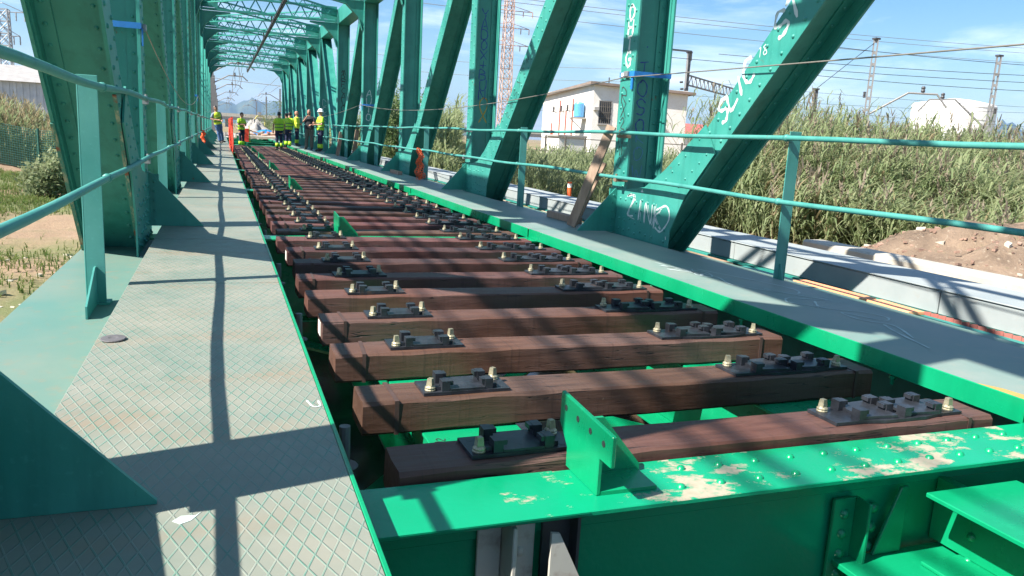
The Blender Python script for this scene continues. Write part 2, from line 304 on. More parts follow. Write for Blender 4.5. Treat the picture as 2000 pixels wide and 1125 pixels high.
# ------------------------------------------------------------------ mesh helpers
class MB:
    def __init__(s): s.v = []; s.f = []
    def add(s, vs, fs):
        n = len(s.v); s.v += [tuple(p) for p in vs]; s.f += [tuple(i + n for i in q) for q in fs]; return s
    def box(s, x0, x1, y0, y1, z0, z1):
        return s.add([(x0,y0,z0),(x1,y0,z0),(x1,y1,z0),(x0,y1,z0),(x0,y0,z1),(x1,y0,z1),(x1,y1,z1),(x0,y1,z1)],
                     [(0,3,2,1),(4,5,6,7),(0,1,5,4),(1,2,6,5),(2,3,7,6),(3,0,4,7)])
    def obox(s, c, ax, h):
        c = Vector(c); a = [Vector(q).normalized() * k for q, k in zip(ax, h)]
        vs = [c + a[0]*i + a[1]*j + a[2]*k for k in (-1,1) for i, j in ((-1,-1),(1,-1),(1,1),(-1,1))]
        return s.add(vs, [(0,3,2,1),(4,5,6,7),(0,1,5,4),(1,2,6,5),(2,3,7,6),(3,0,4,7)])
    def bar(s, p, q, w, h, up=(0,0,1)):
        p = Vector(p); q = Vector(q); d = (q - p); u = d.normalized(); up = Vector(up)
        sd = u.cross(up)
        if sd.length < 1e-4: sd = u.cross(Vector((1,0,0)))
        sd.normalize(); n = sd.cross(u)
        return s.obox((p + q) / 2, (u, sd, n), (d.length / 2, w / 2, h / 2))
    def prism(s, poly, t0, t1, plane):
        # plane 'yz': poly (y,z) extruded in x; 'xz': poly (x,z) extruded in y; 'xy': poly (x,y) extruded in z
        def P(a, b, t):
            return {'yz': (t, a, b), 'xz': (a, t, b), 'xy': (a, b, t)}[plane]
        n = len(poly); vs = [P(a, b, t0) for a, b in poly] + [P(a, b, t1) for a, b in poly]
        return s.add(vs, [tuple(range(n)), tuple(range(2*n-1, n-1, -1))] + [(i, (i+1) % n, n+(i+1) % n, n+i) for i in range(n)])
    def tube(s, path, r, n=8, cap=True):
        path = [Vector(p) for p in path]; rs = r if isinstance(r, (list, tuple)) else [r] * len(path)
        base = len(s.v); up = Vector((0, 0, 1))
        for i, p in enumerate(path):
            d = (path[min(i+1, len(path)-1)] - path[max(i-1, 0)]).normalized()
            a = d.cross(up)
            if a.length < 0.05: a = d.cross(Vector((1, 0, 0)))
            a.normalize(); bb = a.cross(d)
            for k in range(n):
                t = 2 * math.pi * k / n; s.v.append(tuple(p + (a * math.cos(t) + bb * math.sin(t)) * rs[i]))
        for i in range(len(path) - 1):
            for k in range(n):
                s.f.append((base+i*n+k, base+i*n+(k+1) % n, base+(i+1)*n+(k+1) % n, base+(i+1)*n+k))
        if cap:
            s.f.append(tuple(base + k for k in range(n))[::-1]); e = base + (len(path)-1)*n; s.f.append(tuple(e + k for k in range(n)))
        return s
    def dome(s, c, nrm, r, h=None, n=6):
        c = Vector(c); u = Vector(nrm).normalized(); a = u.orthogonal().normalized(); bb = u.cross(a); h = h or r * 0.75
        base = len(s.v)
        for rr, hh in ((1.0, 0.0), (0.75, 0.7)):
            for k in range(n):
                t = 2 * math.pi * k / n; s.v.append(tuple(c + (a*math.cos(t) + bb*math.sin(t)) * r * rr + u * h * hh))
        s.v.append(tuple(c + u * h))
        for k in range(n):
            k2 = (k + 1) % n
            s.f.append((base+k, base+k2, base+n+k2, base+n+k)); s.f.append((base+n+k, base+n+k2, base+2*n))
        return s
    def lathe(s, prof, c=(0,0,0), n=16):
        base = len(s.v)
        for (r, z) in prof:
            for k in range(n):
                t = 2*math.pi*k/n; s.v.append((c[0]+r*math.cos(t), c[1]+r*math.sin(t), c[2]+z))
        for i in range(len(prof)-1):
            for k in range(n):
                s.f.append((base+i*n+k, base+i*n+(k+1) % n, base+(i+1)*n+(k+1) % n, base+(i+1)*n+k))
        s.f.append(tuple(base+k for k in range(n))[::-1]); e = base+(len(prof)-1)*n; s.f.append(tuple(e+k for k in range(n)))
        return s
    def mesh(s, name, mat, smooth=False):
        me = bpy.data.meshes.new(name); me.from_pydata(s.v, [], s.f)
        bm = bmesh.new(); bm.from_mesh(me); bmesh.ops.recalc_face_normals(bm, faces=bm.faces); bm.to_mesh(me); bm.free()
        me.materials.append(MAT[mat])
        if smooth:
            for p in me.polygons: p.use_smooth = True
        return me
    def build(s, name, mat, parent=None, smooth=False, bevel=0.0, loc=None):
        o = bpy.data.objects.new(name, s.mesh(name, mat, smooth)); COL.objects.link(o)
        if loc is not None: o.location = loc
        if parent is not None: o.parent = parent
        if bevel:
            md = o.modifiers.new("bevel", 'BEVEL'); md.width = bevel; md.segments = 1; md.limit_method = 'ANGLE'; md.angle_limit = R_(40)
        return o
def empty(name, label, cat, loc=(0,0,0), group=None, rz=0.0):
    o = bpy.data.objects.new(name, None); COL.objects.link(o); o.location = loc; o.rotation_euler = (0, 0, rz)
    o.empty_display_size = 0.2
    return tag(o, label, cat, group)
def tag(o, label, cat, group=None):
    o['label'] = label; o['category'] = cat
    if group: o['group'] = group
    return o
def struct(o): o['kind'] = 'structure'; return o
def stuff(o): o['kind'] = 'stuff'; return o
def link_copy(src, parent, loc=None, rz=None):
    c = src.copy(); COL.objects.link(c); c.parent = parent
    if loc is not None: c.location = loc
    return c
def quads_mesh(name, V, F, mat):
    me = bpy.data.meshes.new(name)
    V = np.asarray(V, dtype=np.float32); F = np.asarray(F, dtype=np.int32)
    me.vertices.add(len(V)); me.vertices.foreach_set('co', V.ravel())
    k = F.shape[1]
    me.loops.add(F.size); me.loops.foreach_set('vertex_index', F.ravel())
    me.polygons.add(len(F)); me.polygons.foreach_set('loop_start', np.arange(0, F.size, k, dtype=np.int32)); me.polygons.foreach_set('loop_total', np.full(len(F), k, dtype=np.int32))
    me.update(); me.validate(); me.materials.append(MAT[mat]); return me
def link_mesh(name, me, parent=None):
    o = bpy.data.objects.new(name, me); COL.objects.link(o)
    if parent is not None: o.parent = parent
    return o
# ------------------------------------------------------------------ ground
def ground_z(x, y):
    z = -1.5 + 0.0 * x
    z = np.where((x > -1.3) & (x < 5.3) & (y < 61), -4.2, z)  # ground sunk under the bridge so the deck gaps look dark
    t = np.clip((x - 5.2) / 3.6, 0, 1); z = np.where(x > 5.2, -1.9 + 1.0 * t, z)
    t = np.clip((x - 11) / 18, 0, 1); z = np.where(x > 11, -0.9 + 0.5 * t, z)
    t = np.clip((-x - 8) / 8, 0, 1) * np.clip((y - 30) / 10, 0, 1); z = np.where(x < -8, z + 1.6 * t, z)
    e = np.clip((y - 61.5) / 2.0, 0, 1) * np.clip((x + 9) / 4, 0, 1) * np.clip((15 - x) / 4, 0, 1)
    z = z * (1 - e) + (-0.14) * e
    far = np.clip((np.hypot(x, y) - 150) / 200, 0, 1)
    z = z * (1 - far) + (-1.0) * far
    n = 0.05 * np.sin(x * 1.9 + 0.7 * y) * np.cos(y * 1.3 - x) + 0.04 * np.sin(x * 5.1) * np.sin(y * 4.3 + 1)
    return z + n * (1 - e) * (1 - far)
def axis_pts(lo, hi):
    fine = np.arange(lo, hi, 0.5); out = []
    s = 0.5; p = hi
    while p < 12000: out.append(p); s *= 1.22; p += s
    out.append(12500); neg = []; s = 0.5; p = lo
    while p > -12000: s *= 1.22; p -= s; neg.append(p)
    return np.array(sorted(neg) + list(fine) + out)
gx, gy = axis_pts(-22, 40), axis_pts(-12, 78)
X, Y = np.meshgrid(gx, gy); Z = ground_z(X, Y)
V = np.stack([X.ravel(), Y.ravel(), Z.ravel()], 1); nx = len(gx); ny = len(gy)
ii = (np.arange(ny - 1)[:, None] * nx + np.arange(nx - 1)[None, :]).ravel()
F = np.stack([ii, ii + 1, ii + nx + 1, ii + nx], 1)
me = quads_mesh('ground', V, F, 'earth')
me.polygons.foreach_set('use_smooth', np.ones(len(F), dtype=bool))
ground = struct(link_mesh('ground', me))
struct(MB().box(-1.75, 5.45, -60, 60.8, -3.2, -2.55).build('added_gap_shade', 'gap_shade_dark'))  # invented dark water sheet, added to darken the gaps between sleepers

# far mountains
def hills(name, d, az0, az1, prof, depth):
    n = 90; vs = []; fs = []
    az = np.linspace(az0, az1, n)
    hh = prof(az) + 0.06 * prof(az) * np.array([math.sin(i * 0.9) + math.sin(i * 2.3 + 1) * 0.6 + rng.normal() * 0.25 for i in range(n)])
    rows = 7
    for r in range(rows):
        t = r / (rows - 1)
        for i in range(n):
            dd = d + depth * (t - 0.5); z = hh[i] * math.sin(math.pi * min(1, t * 1.0)) ** 0.8 if 0 < r < rows - 1 else -20
            vs.append((dd * math.sin(az[i]), dd * math.cos(az[i]), z * (1 + 0.10 * rng.normal() * (0 < r < rows - 1 and r != 3))))
    for r in range(rows - 1):
        for i in range(n - 1): fs.append((r*n+i, r*n+i+1, (r+1)*n+i+1, (r+1)*n+i))
    b = MB(); b.add(vs, fs); return struct(b.build(name, 'hill', smooth=True))
hills('hills', 6500, -0.10, 0.30, lambda a: 30 + 150 * np.exp(-((a - 0.045) / 0.055) ** 2) + 60 * np.exp(-((a + 0.02) / 0.03) ** 2), 1800)
hills('hills', 8000, 0.72, 1.15, lambda a: 40 + 300 * np.exp(-((a - 0.90) / 0.06) ** 2), 2000)

# ------------------------------------------------------------------ truss bridge
NY = {k: 2.126 + 6.031 * k for k in range(-1, 11)}
ZB, ZT = -0.70, 5.35
XIN = {'L': -0.66, 'R': 4.30}; XC = {'L': -0.885, 'R': 4.525}; SG = {'L': 1.0, 'R': -1.0}   # SG: towards the track
bridge = empty('truss_bridge', 'long riveted steel truss bridge painted teal green with lattice portal frames', 'bridge', (1.82, 2.126, -1.0))
def B(mb, name, mat, parent=None, **k):
    o = mb.build(name, mat, None, **k)
    p = parent or bridge
    o.parent = p
    o.matrix_parent_inverse = Matrix.Translation(-Vector(bridge.location)) if p is bridge else Matrix.Identity(4)
    return o
def hsection(p, q, xc, w=0.33, d=0.45, t=0.022, rivets=0.0, side=1.0):
    # p, q: (y, z); flanges lie in the truss plane, web across it
    p = Vector((0, p[0], p[1])); q = Vector((0, q[0], q[1])); u = (q - p).normalized(); n = Vector((1, 0, 0)).cross(u); ln = (q - p).length
    c = (p + q) / 2 + Vector((xc, 0, 0)); ex = Vector((1, 0, 0)); b = MB(); rv = MB()
    for s in (-1, 1):
        b.obox(c + ex * s * (d/2 - t/2), (u, n, ex), (ln/2, w/2, t/2))
        for m_ in (-1, 1):   # riveted corner angles
            b.obox(c + ex * s * (d/2 - t - 0.006) + n * m_ * 0.06, (u, n, ex), (ln/2, 0.052, 0.006))
            b.obox(c + ex * s * (d/2 - t - 0.058) + n * m_ * 0.0135, (u, n, ex), (ln/2, 0.0065, 0.045))
    b.obox(c, (u, n, ex), (ln/2, 0.007, d/2 - t - 0.001))
    if rivets:
        k = int(ln / rivets)
        for i in range(k):
            pos = p + u * (i + 0.5) * rivets + Vector((xc, 0, 0)); off = u * rivets * 0.5
            for m_ in (-1, 1):
                rv.dome(pos + ex * side * d/2 + n * m_ * 0.095 + (off if m_ > 0 else Vector()), ex * side, 0.019, 0.014)
                rv.dome(pos + ex * side * (d/2 - 0.075) + n * m_ * 0.020, n * m_, 0.017, 0.012)
                rv.dome(pos - ex * side * (d/2 - 0.075) + n * m_ * 0.020, n * m_, 0.017, 0.012)
    return b, rv
COLUMN = {}; DIAG = {}; GUSSET = {}
for S in 'LR':
    xo, xi = (XC[S] - SG[S] * 0.215), (XC[S] + SG[S] * 0.215)
    x0, x1 = min(xo, xi), max(xo, xi)
    b = MB().box(x0, x1, NY[-1] - 0.4, NY[10] + 0.4, -1.15, -0.135)
    bc = B(b, 'bottom_chord', 'teal')
    tp = MB()
    for k in range(-1, 10):
        tp.box(x0 - 0.02 if S == 'L' else x0 - 0.09, x1 + (0.105 if S == 'L' else 0.02), NY[k] - 0.2 if k == -1 else NY[k] + 0.005, NY[k + 1] - 0.005, -0.132, -0.112)
    o = B(tp, 'cover_plate', 'chord_plate', bc); o.matrix_parent_inverse = Matrix.Identity(4)
    B(MB().box(x0 - 0.02, x1 + 0.02, NY[-1] - 0.2, NY[10] + 0.2, 4.95, 5.52), 'top_chord', 'teal', bevel=0.01)
    for k in range(-1, 11):
        riv = 0.16 if k <= 4 else 0.0
        b, rv = hsection((NY[k], -0.11), (NY[k], 4.96), XC[S], rivets=riv, side=SG[S])
        c = B(b, 'column', 'teal'); COLUMN[S, k] = c
        if rv.v: stuff(B(rv, 'rivets', 'teal', c, smooth=True))
        # gusset plates at the foot
        sgn = -1 if k <= 5 else 1
        pts = [(0.20,-0.5),(0.20,0.50),(-0.17,0.50),(-0.62,0.56),(-1.0,0.76),(-1.66,1.22),(-1.86,0.96),(-1.42,0.52),(-1.19,0.14),(-1.15,-0.5)]
        if k == 5: pts = [(1.15,-0.5),(1.19,0.14),(1.42,0.52),(1.0,0.70),(0.5,0.52),(-0.5,0.52)] + pts[4:]
        poly = [(NY[k] - sgn * a, z) for a, z in pts] if sgn > 0 else [(NY[k] + a, z) for a, z in pts]
        if k > -1 or True:
            xa = XIN[S] + SG[S] * 0.001; xb = XIN[S] + SG[S] * 0.016
            g = B(MB().prism(poly, min(xa, xb), max(xa, xb), 'yz'), 'gusset_plate', 'teal'); GUSSET[S, k] = g
            if k <= 3:
                rv = MB()
                for a in np.arange(-1.10, 0.18, 0.125):
                    for z in np.arange(-0.06, 0.50, 0.115):
                        if rng.random() < 0.8 and z < 0.5: rv.dome((xb, NY[k] + a, z + 0.02 * math.sin(a * 30)), (SG[S], 0, 0), 0.017, 0.013)
                for t in np.arange(0.1, 1.0, 0.16):
                    for m_ in (-0.10, 0.10):
                        rv.dome((xb, NY[k] - 1.05 - 0.68 * t + m_ * 0.7, 0.55 + 0.52 * t + m_ * 0.7), (SG[S], 0, 0), 0.014, 0.011)
                stuff(B(rv, 'rivets', 'teal', g, smooth=True))
        # triangular stay plate standing on the walkway
        xs = XIN[S] + SG[S] * 0.012
        tri = [(xs, 0.003), (xs + SG[S] * 0.475, 0.003), (xs + SG[S] * 0.475, 0.012), (xs + SG[S]*0.03, 0.50), (xs, 0.50)]
        B(MB().prism(tri, NY[k] - 0.008, NY[k] + 0.008, 'xz'), 'stay_plate', 'teal')
        if k <= 4:
            a = MB(); a.box(*sorted((xs, xs + SG[S]*0.09)), NY[k] + 0.009, NY[k] + 0.019, 0.02, 0.49)
            for z in np.arange(0.06, 0.48, 0.09): a.dome((xs + SG[S]*0.05, NY[k] - 0.008, z), (0, -1, 0), 0.012, 0.009)
            B(a, 'stay_angle', 'teal')
    for k in range(-1, 10):
        if k + 1 <= 5: p, q = (NY[k+1], ZB), (NY[k], ZT)
        else: p, q = (NY[k], ZB), (NY[k+1], ZT)
        dy, dz = q[0] - p[0], q[1] - p[1]
        t0 = (-0.30 - ZB) / dz; t1 = (4.97 - ZB) / dz
        pp, qq = (p[0] + dy*t0, -0.30), (p[0] + dy*t1, 4.97)
        b, rv = hsection(pp, qq, XC[S], w=0.315, d=0.436, rivets=0.17 if k <= 3 else 0, side=SG[S])
        d_ = B(b, 'diagonal', 'teal'); DIAG[S, k] = d_
        if k == 0 and S == 'L':
            u_ = Vector((0, qq[0] - pp[0], qq[1] - pp[1])).normalized(); n_ = Vector((1, 0, 0)).cross(u_)
            if n_.y > 0: n_ = -n_
            for xe, t_a, t_b in ((XC[S] + 0.209, 0.15, 2.2), (XC[S] - 0.209, 0.1, 1.9)):
                p0 = Vector((xe, pp[0], pp[1])) + u_ * t_a + n_ * 0.1625; p1_ = p0 + u_ * (t_b - t_a)
                B(MB().bar(p0, p1_, 0.026, 0.011, up=n_), 'peeled_edge', 'peel', d_)
        if rv.v: stuff(B(rv, 'rivets', 'teal', d_, smooth=True))

# portal frames, knee braces and top bracing
def lattice(b, p, q, h, n, w=0.05, t=0.012, up=(0,0,1), chord=(0.09, 0.09)):
    p = Vector(p); q = Vector(q); up = Vector(up)
    b.bar(p, q, *chord, up=up); b.bar(p + up*h, q + up*h, *chord, up=up)
    for i in range(n):
        a = p.lerp(q, i / n); c = p.lerp(q, (i + 0.5) / n); e = p.lerp(q, (i + 1) / n)
        b.bar(a, c + up*h, t, w, up=up); b.bar(c + up*h, e, t, w, up=up)
for k in range(-1, 11):
    y = NY[k]; b = MB()
    lattice(b, (-0.62, y, 5.06), (4.26, y, 5.06), 0.50, 9, w=0.045, chord=(0.14, 0.075))
    s = B(b, 'portal_strut', 'teal')
    for S in 'LR':
        xi = XIN[S] + SG[S]*0.002; g = SG[S]
        kb = MB().prism([(xi, 4.12), (xi, 5.0), (xi + g*1.05, 5.0), (xi + g*1.05, 4.97), (xi + g*0.55, 4.88), (xi + g*0.16, 4.50), (xi + g*0.04, 4.12)], y - 0.009, y + 0.009, 'xz')
        kn = B(kb, 'knee_brace', 'teal')
        fl = MB(); path = [(xi + g*0.042, 4.12), (xi + g*0.165, 4.50), (xi + g*0.555, 4.875), (xi + g*1.05, 4.965)]
        for (a, c), (e, f_) in zip(path, path[1:]):
            fl.add([(a, y-0.10, c), (e, y-0.10, f_), (e, y+0.10, f_), (a, y+0.10, c), (a, y-0.10, c-0.014), (e, y-0.10, f_-0.014), (e, y+0.10, f_-0.014), (a, y+0.10, c-0.014)],
                   [(0,1,2,3),(7,6,5,4),(0,4,5,1),(1,5,6,2),(2,6,7,3),(3,7,4,0)])
        B(fl, 'flange', 'teal', kn)
        B(MB().box(*sorted((xi + g*0.02, xi + g*0.62)), y - 0.02, y + 0.02, 5.12, 5.52), 'strut_end_plate', 'teal', s)
    if k < 10:
        for a, c in ((-0.6, 4.24), (4.24, -0.6)):
            b = MB(); lattice(b, (a, y + 0.1, 5.24), (c, NY[k+1] - 0.1, 5.24), 0.24, 12, w=0.03, t=0.01, chord=(0.07, 0.05))
            B(b, 'top_brace', 'teal')
# cross beams and stringers
for k in range(-1, 11):
    y = NY[k] + 0.012; b = MB()
    b.box(-0.655, 4.295, y - 0.15, y + 0.15, -0.118, -0.100); b.box(-0.655, 4.295, y - 0.008, y + 0.008, -0.93, -0.119); b.box(-0.655, 4.295, y - 0.15, y + 0.15, -0.95, -0.931)
    for s in (-1, 1): b.box(-0.655, 4.295, min(y + s*0.0085, y + s*0.09), max(y + s*0.0085, y + s*0.09), -0.131, -0.119); b.box(-0.655, 4.295, min(y + s*0.0085, y + s*0.019), max(y + s*0.0085, y + s*0.019), -0.22, -0.132)
    cb = B(b, 'cross_beam', 'patchy_green' if k == 0 else 'fresh_green', bevel=0.003)
    rv = MB()
    if k == 0:
        for x in np.arange(1.45, 4.1, 0.155):
            for s in (-1, 1):
                rv.dome((x + 0.04 * s, y + s * 0.065, -0.100), (0, 0, 1), 0.016, 0.013, n=8)
                rv.dome((x + 0.08, y - 0.018, -0.175), (0, -1, 0), 0.012, 0.009)
        B(MB().box(0.34, 1.03, y - 0.165, y + 0.14, -0.0995, -0.094), 'cover_plate', 'patchy_green', cb)
        stuff(B(rv, 'rivets', 'fresh_green', cb, smooth=True))
    # buttress bracket on the beam
    xb = 1.10
    pl = MB().prism([(y - 0.06, -0.0995), (y + 0.18, -0.0995), (y + 0.18, -0.03), (y + 0.25, 0.04), (y + 0.25, 0.15), (y - 0.14, 0.128), (y - 0.14, 0.026), (y - 0.06, 0.026)], xb, xb + 0.016, 'yz')
    br = B(pl, 'bracket', 'fresh_green', bevel=0.003)
    wb = MB().prism([(xb + 0.017, -0.0993), (xb + 0.235, -0.0993), (xb + 0.232, -0.07), (xb + 0.085, 0.105), (xb + 0.017, 0.105)], y + 0.085, y + 0.099, 'xz')
    wb.box(xb + 0.017, xb + 0.22, y - 0.06, y + 0.084, -0.0993, -0.087)
    B(wb, 'bracket_web', 'fresh_green', br)
    if k == 0:
        h = MB()
        for i, t in enumerate((0.10, 0.36, 0.62, 0.88)):
            yy = y + 0.24 - 0.37 * t; zz = 0.105 - 0.022 * t
            h.lathe([(0.011, 0.0), (0.011, 0.003)], (0, 0, 0), 10)
            n = 20
            for j in range(len(h.v) - n, len(h.v)):
                vx, vy, vz = h.v[j]; h.v[j] = (xb - 0.0005 - vz * 0.3, yy + vx, zz + vy)
        B(h, 'bolt_hole', 'graffiti_black', br)
for k in range(0, 10):
    for xc in (0.97, 2.65):
        b = MB(); y0, y1 = NY[k] + 0.165, NY[k+1] - 0.142
        b.box(xc - 0.21, xc + 0.21, y0, y1, -0.224, -0.209); b.box(xc - 0.007, xc + 0.007, y0 - 0.13, y1 + 0.12, -0.70, -0.2245); b.box(xc - 0.15, xc + 0.15, y0, y1, -0.715, -0.701)
        st = B(b, 'stringer', 'fresh_green', bevel=0.003)
        if k == 0 and xc < 1: ST0 = st
# near bay: right stringer with its connection, left one taken out (bare primer stiffener and cut plate remain)
yb = NY[0] + 0.012
b = MB(); b.box(2.40, 2.86, -3.7, yb - 0.153, -0.206, -0.188); b.box(2.61, 2.65, -3.7, yb - 0.02, -0.46, -0.2065); b.box(2.42, 2.85, -3.7, yb - 0.16, -0.475, -0.4605)
B(b, 'stringer', 'fresh_green', bevel=0.003)
b = MB(); b.box(2.12, 3.00, yb - 0.36, yb - 0.036, -0.500, -0.4765); b.prism([(2.39, -0.21), (2.425, -0.21), (2.425, -0.476), (2.29, -0.476)], yb - 0.06, yb - 0.045, 'xz')
b.box(2.20, 2.215, yb - 0.10, yb - 0.02, -0.90, -0.24); b.box(2.10, 2.20, yb - 0.035, yb - 0.02, -0.90, -0.24)
sh = B(b, 'connection_shelf', 'fresh_green', bevel=0.003)
rv = MB()
for z in (-0.30, -0.38, -0.46, -0.54): rv.dome((2.15, yb - 0.035, z), (0, -1, 0), 0.020, 0.016, 8); rv.dome((2.30, yb - 0.02, z), (0, -1, 0), 0.022, 0.018, 8)
for z in (-0.33, -0.43, -0.53): rv.dome((2.609, yb - 0.20, z + 0.06), (-1, 0, 0), 0.018, 0.014, 8)
stuff(B(rv, 'rivets', 'fresh_green', sh, smooth=True))
b = MB(); b.box(0.80, 0.815, yb - 0.13, yb - 0.021, -0.90, -0.14); b.box(0.72, 0.798, yb - 0.034, yb - 0.021, -0.90, -0.14); b.box(0.816, 0.91, yb - 0.034, yb - 0.021, -0.90, -0.125)
pr = B(b, 'stiffener', 'primer', bevel=0.003)
rv = MB()
for z in (-0.27, -0.40, -0.55): rv.dome((0.86, yb - 0.034, z), (0, -1, 0), 0.018, 0.013, 8)
stuff(B(rv, 'rivets', 'primer', pr, smooth=True))
b = MB().prism([(0.918, -0.160), (0.945, -0.165), (1.06, -0.40), (1.09, -0.75), (0.918, -0.75)], yb - 0.145, yb - 0.133, 'xz')
B(b, 'cut_web_plate', 'primer')
b = MB(); b.box(0.935, 1.03, yb - 0.035, yb - 0.021, -0.90, -0.135); b.box(1.03, 1.04, yb - 0.09, yb - 0.021, -0.90, -0.135); B(b, 'stiffener', 'dark_steel')
# lower bracing visible in the gaps
for k in range(0, 6):
    for a, c in ((-0.5, 4.1), (4.1, -0.5)):
        B(MB().bar((a, NY[k] + 0.1, -0.85 if a < 0 else -0.80), (c, NY[k+1] - 0.1, -0.85 if a < 0 else -0.80), 0.14, 0.02), 'lower_brace', 'fresh_green')
# vertical hanger rods with washers below the left ends of the sleepers
for k in range(0, 3):
    for dy in (0.80, 2.75, 4.6):
        y = NY[k] + dy; b = MB().tube([(0.435, y, -0.9), (0.435, y, -0.13)], 0.022, 10)
        b.lathe([(0.05, 0.0), (0.055, 0.006), (0.05, 0.012)], (0.435, y, -0.30), 14)
        B(b, 'hanger_rod', 'mast_grey', smooth=False)

def ribbon(mb, pts, w, nrm):
    # flat stroke on a plane with normal nrm; pts in 3-D
    pts = [Vector(p) for p in pts]; n = Vector(nrm).normalized(); base = len(mb.v); m = len(pts)
    for i, p in enumerate(pts):
        d = (pts[min(i+1, m-1)] - pts[max(i-1, 0)]).normalized(); s = d.cross(n)
        ww = w * (0.75 + 0.25 * math.sin(i * 1.7)) * (0.6 if i in (0, m-1) else 1)
        mb.v.append(tuple(p + s * ww/2 + n*0.0015)); mb.v.append(tuple(p - s * ww/2 + n*0.0015))
    for i in range(m - 1): mb.f.append((base+2*i, base+2*i+1, base+2*i+3, base+2*i+2))
def smooth_pts(pts, n=6):
    out = []; P = [Vector(p) for p in pts]
    for i in range(len(P) - 1):
        p0 = P[max(i-1, 0)]; p1 = P[i]; p2 = P[i+1]; p3 = P[min(i+2, len(P)-1)]
        for j in range(n):
            t = j / n
            out.append(0.5*((2*p1) + (p2-p0)*t + (2*p0-5*p1+4*p2-p3)*t*t + (3*p1-p0-3*p2+p3)*t**3))
    out.append(P[-1]); return out
# ------------------------------------------------------------------ walkways
wl_ = empty('walkway', 'narrow walkway of worn diamond chequer plate beside the sleeper ends', 'walkway', (-0.10, 2.1, -0.03))
def W(mb, name, mat, par, **k):
    o = mb.build(name, mat, None, **k); o.parent = par; o.matrix_parent_inverse = Matrix.Translation(-Vector(par.location)); return o
y = 1.17 - 2.03 * 2; i = 0
while y < 64:
    dz = 0.0015 * ((i * 7) % 3 - 1)
    W(MB().box(-0.546, 0.340, y + 0.004, y + 2.03 - 0.004, -0.009 + dz, dz), 'floor_plate', 'chequer_plate', wl_, bevel=0.002)
    y += 2.03; i += 1
W(MB().box(0.341, 0.354, -2.9, 64, -0.07, 0.003), 'edge_strip', 'fresh_green', wl_, bevel=0.002)
W(MB().box(-0.5465, -0.520, -2.9, 64, -0.110, -0.0105), 'edge_angle', 'teal', wl_)
for k in range(0, 11):
    for d in (1.5, 3.0, 4.5):
        if k < 10: W(MB().box(-0.52, 0.34, NY[k] + d - 0.03, NY[k] + d + 0.03, -0.10, -0.0105), 'cross_bearer', 'teal', wl_)
b = MB(); ribbon(b, smooth_pts([(0.285, 2.87, 0.002), (0.30, 2.80, 0.002), (0.325, 2.80, 0.002), (0.325, 2.86, 0.002)]), 0.010, (0, 0, 1)); W(b, 'paint_mark', 'graffiti_white', wl_)
W(MB().prism([(-0.13, 2.01), (-0.11, 2.035), (-0.075, 2.03), (-0.06, 2.05), (-0.085, 2.005), (-0.11, 1.99)], 0.002, 0.003, 'xy'), 'paint_mark', 'graffiti_white', wl_)
wr = empty('walkway', 'wide plain plate walkway with a fresh bright green fascia and chalk scribble', 'walkway', (3.75, 2.1, -0.1))
for k in range(-1, 10):
    a, c = NY[k] + 0.16, NY[k+1] - 0.16
    for lo, hi in ((a, a + (c - a) / 2 - 0.003), (a + (c - a) / 2 + 0.003, c)):
        W(MB().box(3.272, 4.195, lo, hi, -0.010, 0.0), 'floor_plate', 'deck_grey', wr, bevel=0.002)
    W(MB().box(3.262, 3.2715, a, c, -0.105, 0.004), 'fascia', 'fresh_green', wr, bevel=0.003)
    W(MB().box(3.272, 3.32, a, c, -0.105, -0.095), 'fascia_flange', 'fresh_green', wr)
    W(MB().box(3.288, 4.195, NY[k+1] - 0.155, NY[k+1] + 0.155, -0.012, -0.003), 'floor_plate', 'deck_grey', wr)
    W(MB().box(3.278, 3.2875, NY[k+1] - 0.155, NY[k+1] + 0.155, -0.0985, 0.0), 'fascia', 'fresh_green', wr)
    for d in (0.9, 2.2, 3.4, 4.7):   # hanging bolts below the fascia
        bl = MB().tube([(3.29, NY[k] + d, -0.16), (3.29, NY[k] + d, -0.104)], 0.010, 8); bl.lathe([(0.020, 0), (0.020, 0.014)], (3.29, NY[k] + d, -0.128), 6)
        W(bl, 'bolt', 'fresh_green', wr)
# chalk scribble on the right walkway
b = MB()
for pts in ([(3.55,5.95),(3.62,5.6),(3.74,5.45),(3.66,5.25),(3.58,5.35),(3.70,5.60)], [(3.50,5.80),(3.70,5.30),(3.62,4.95),(3.72,4.75)], [(3.75,5.6),(3.95,5.05),(4.02,4.70),(3.90,4.55),(3.78,4.75)],
            [(3.72,4.75),(3.92,4.45),(3.98,4.32),(3.74,4.42),(3.62,4.30)], [(3.62,4.30),(3.80,4.05),(3.95,3.95),(4.0,3.80),(3.90,3.72),(3.78,3.95),(3.75,3.75),(3.85,3.60),(3.70,3.30)], [(3.80,3.62),(3.72,3.45),(3.60,3.10)], [(3.86,4.30),(3.72,4.10)]):
    ribbon(b, smooth_pts([(x, y, 0.0008) for x, y in pts]), 0.020, (0, 0, 1))
W(b, 'chalk_scribble', 'graffiti_chalk', wr)
b = MB()
for pts in ([(3.52,5.80),(3.60,5.55),(3.66,5.42),(3.60,5.30)], [(3.47,5.62),(3.66,5.38)]): ribbon(b, smooth_pts([(x, y, 0.0008) for x, y in pts]), 0.035, (0, 0, 1))
W(b, 'white_mark', 'graffiti_white', wr)
b = MB(); b.prism([(3.275, 2.55), (3.33, 2.45), (3.36, 2.2), (3.30, 2.1), (3.275, 2.15)], 0.0005, 0.0015, 'xy'); W(b, 'ochre_stain', 'stain_ochre', wr)

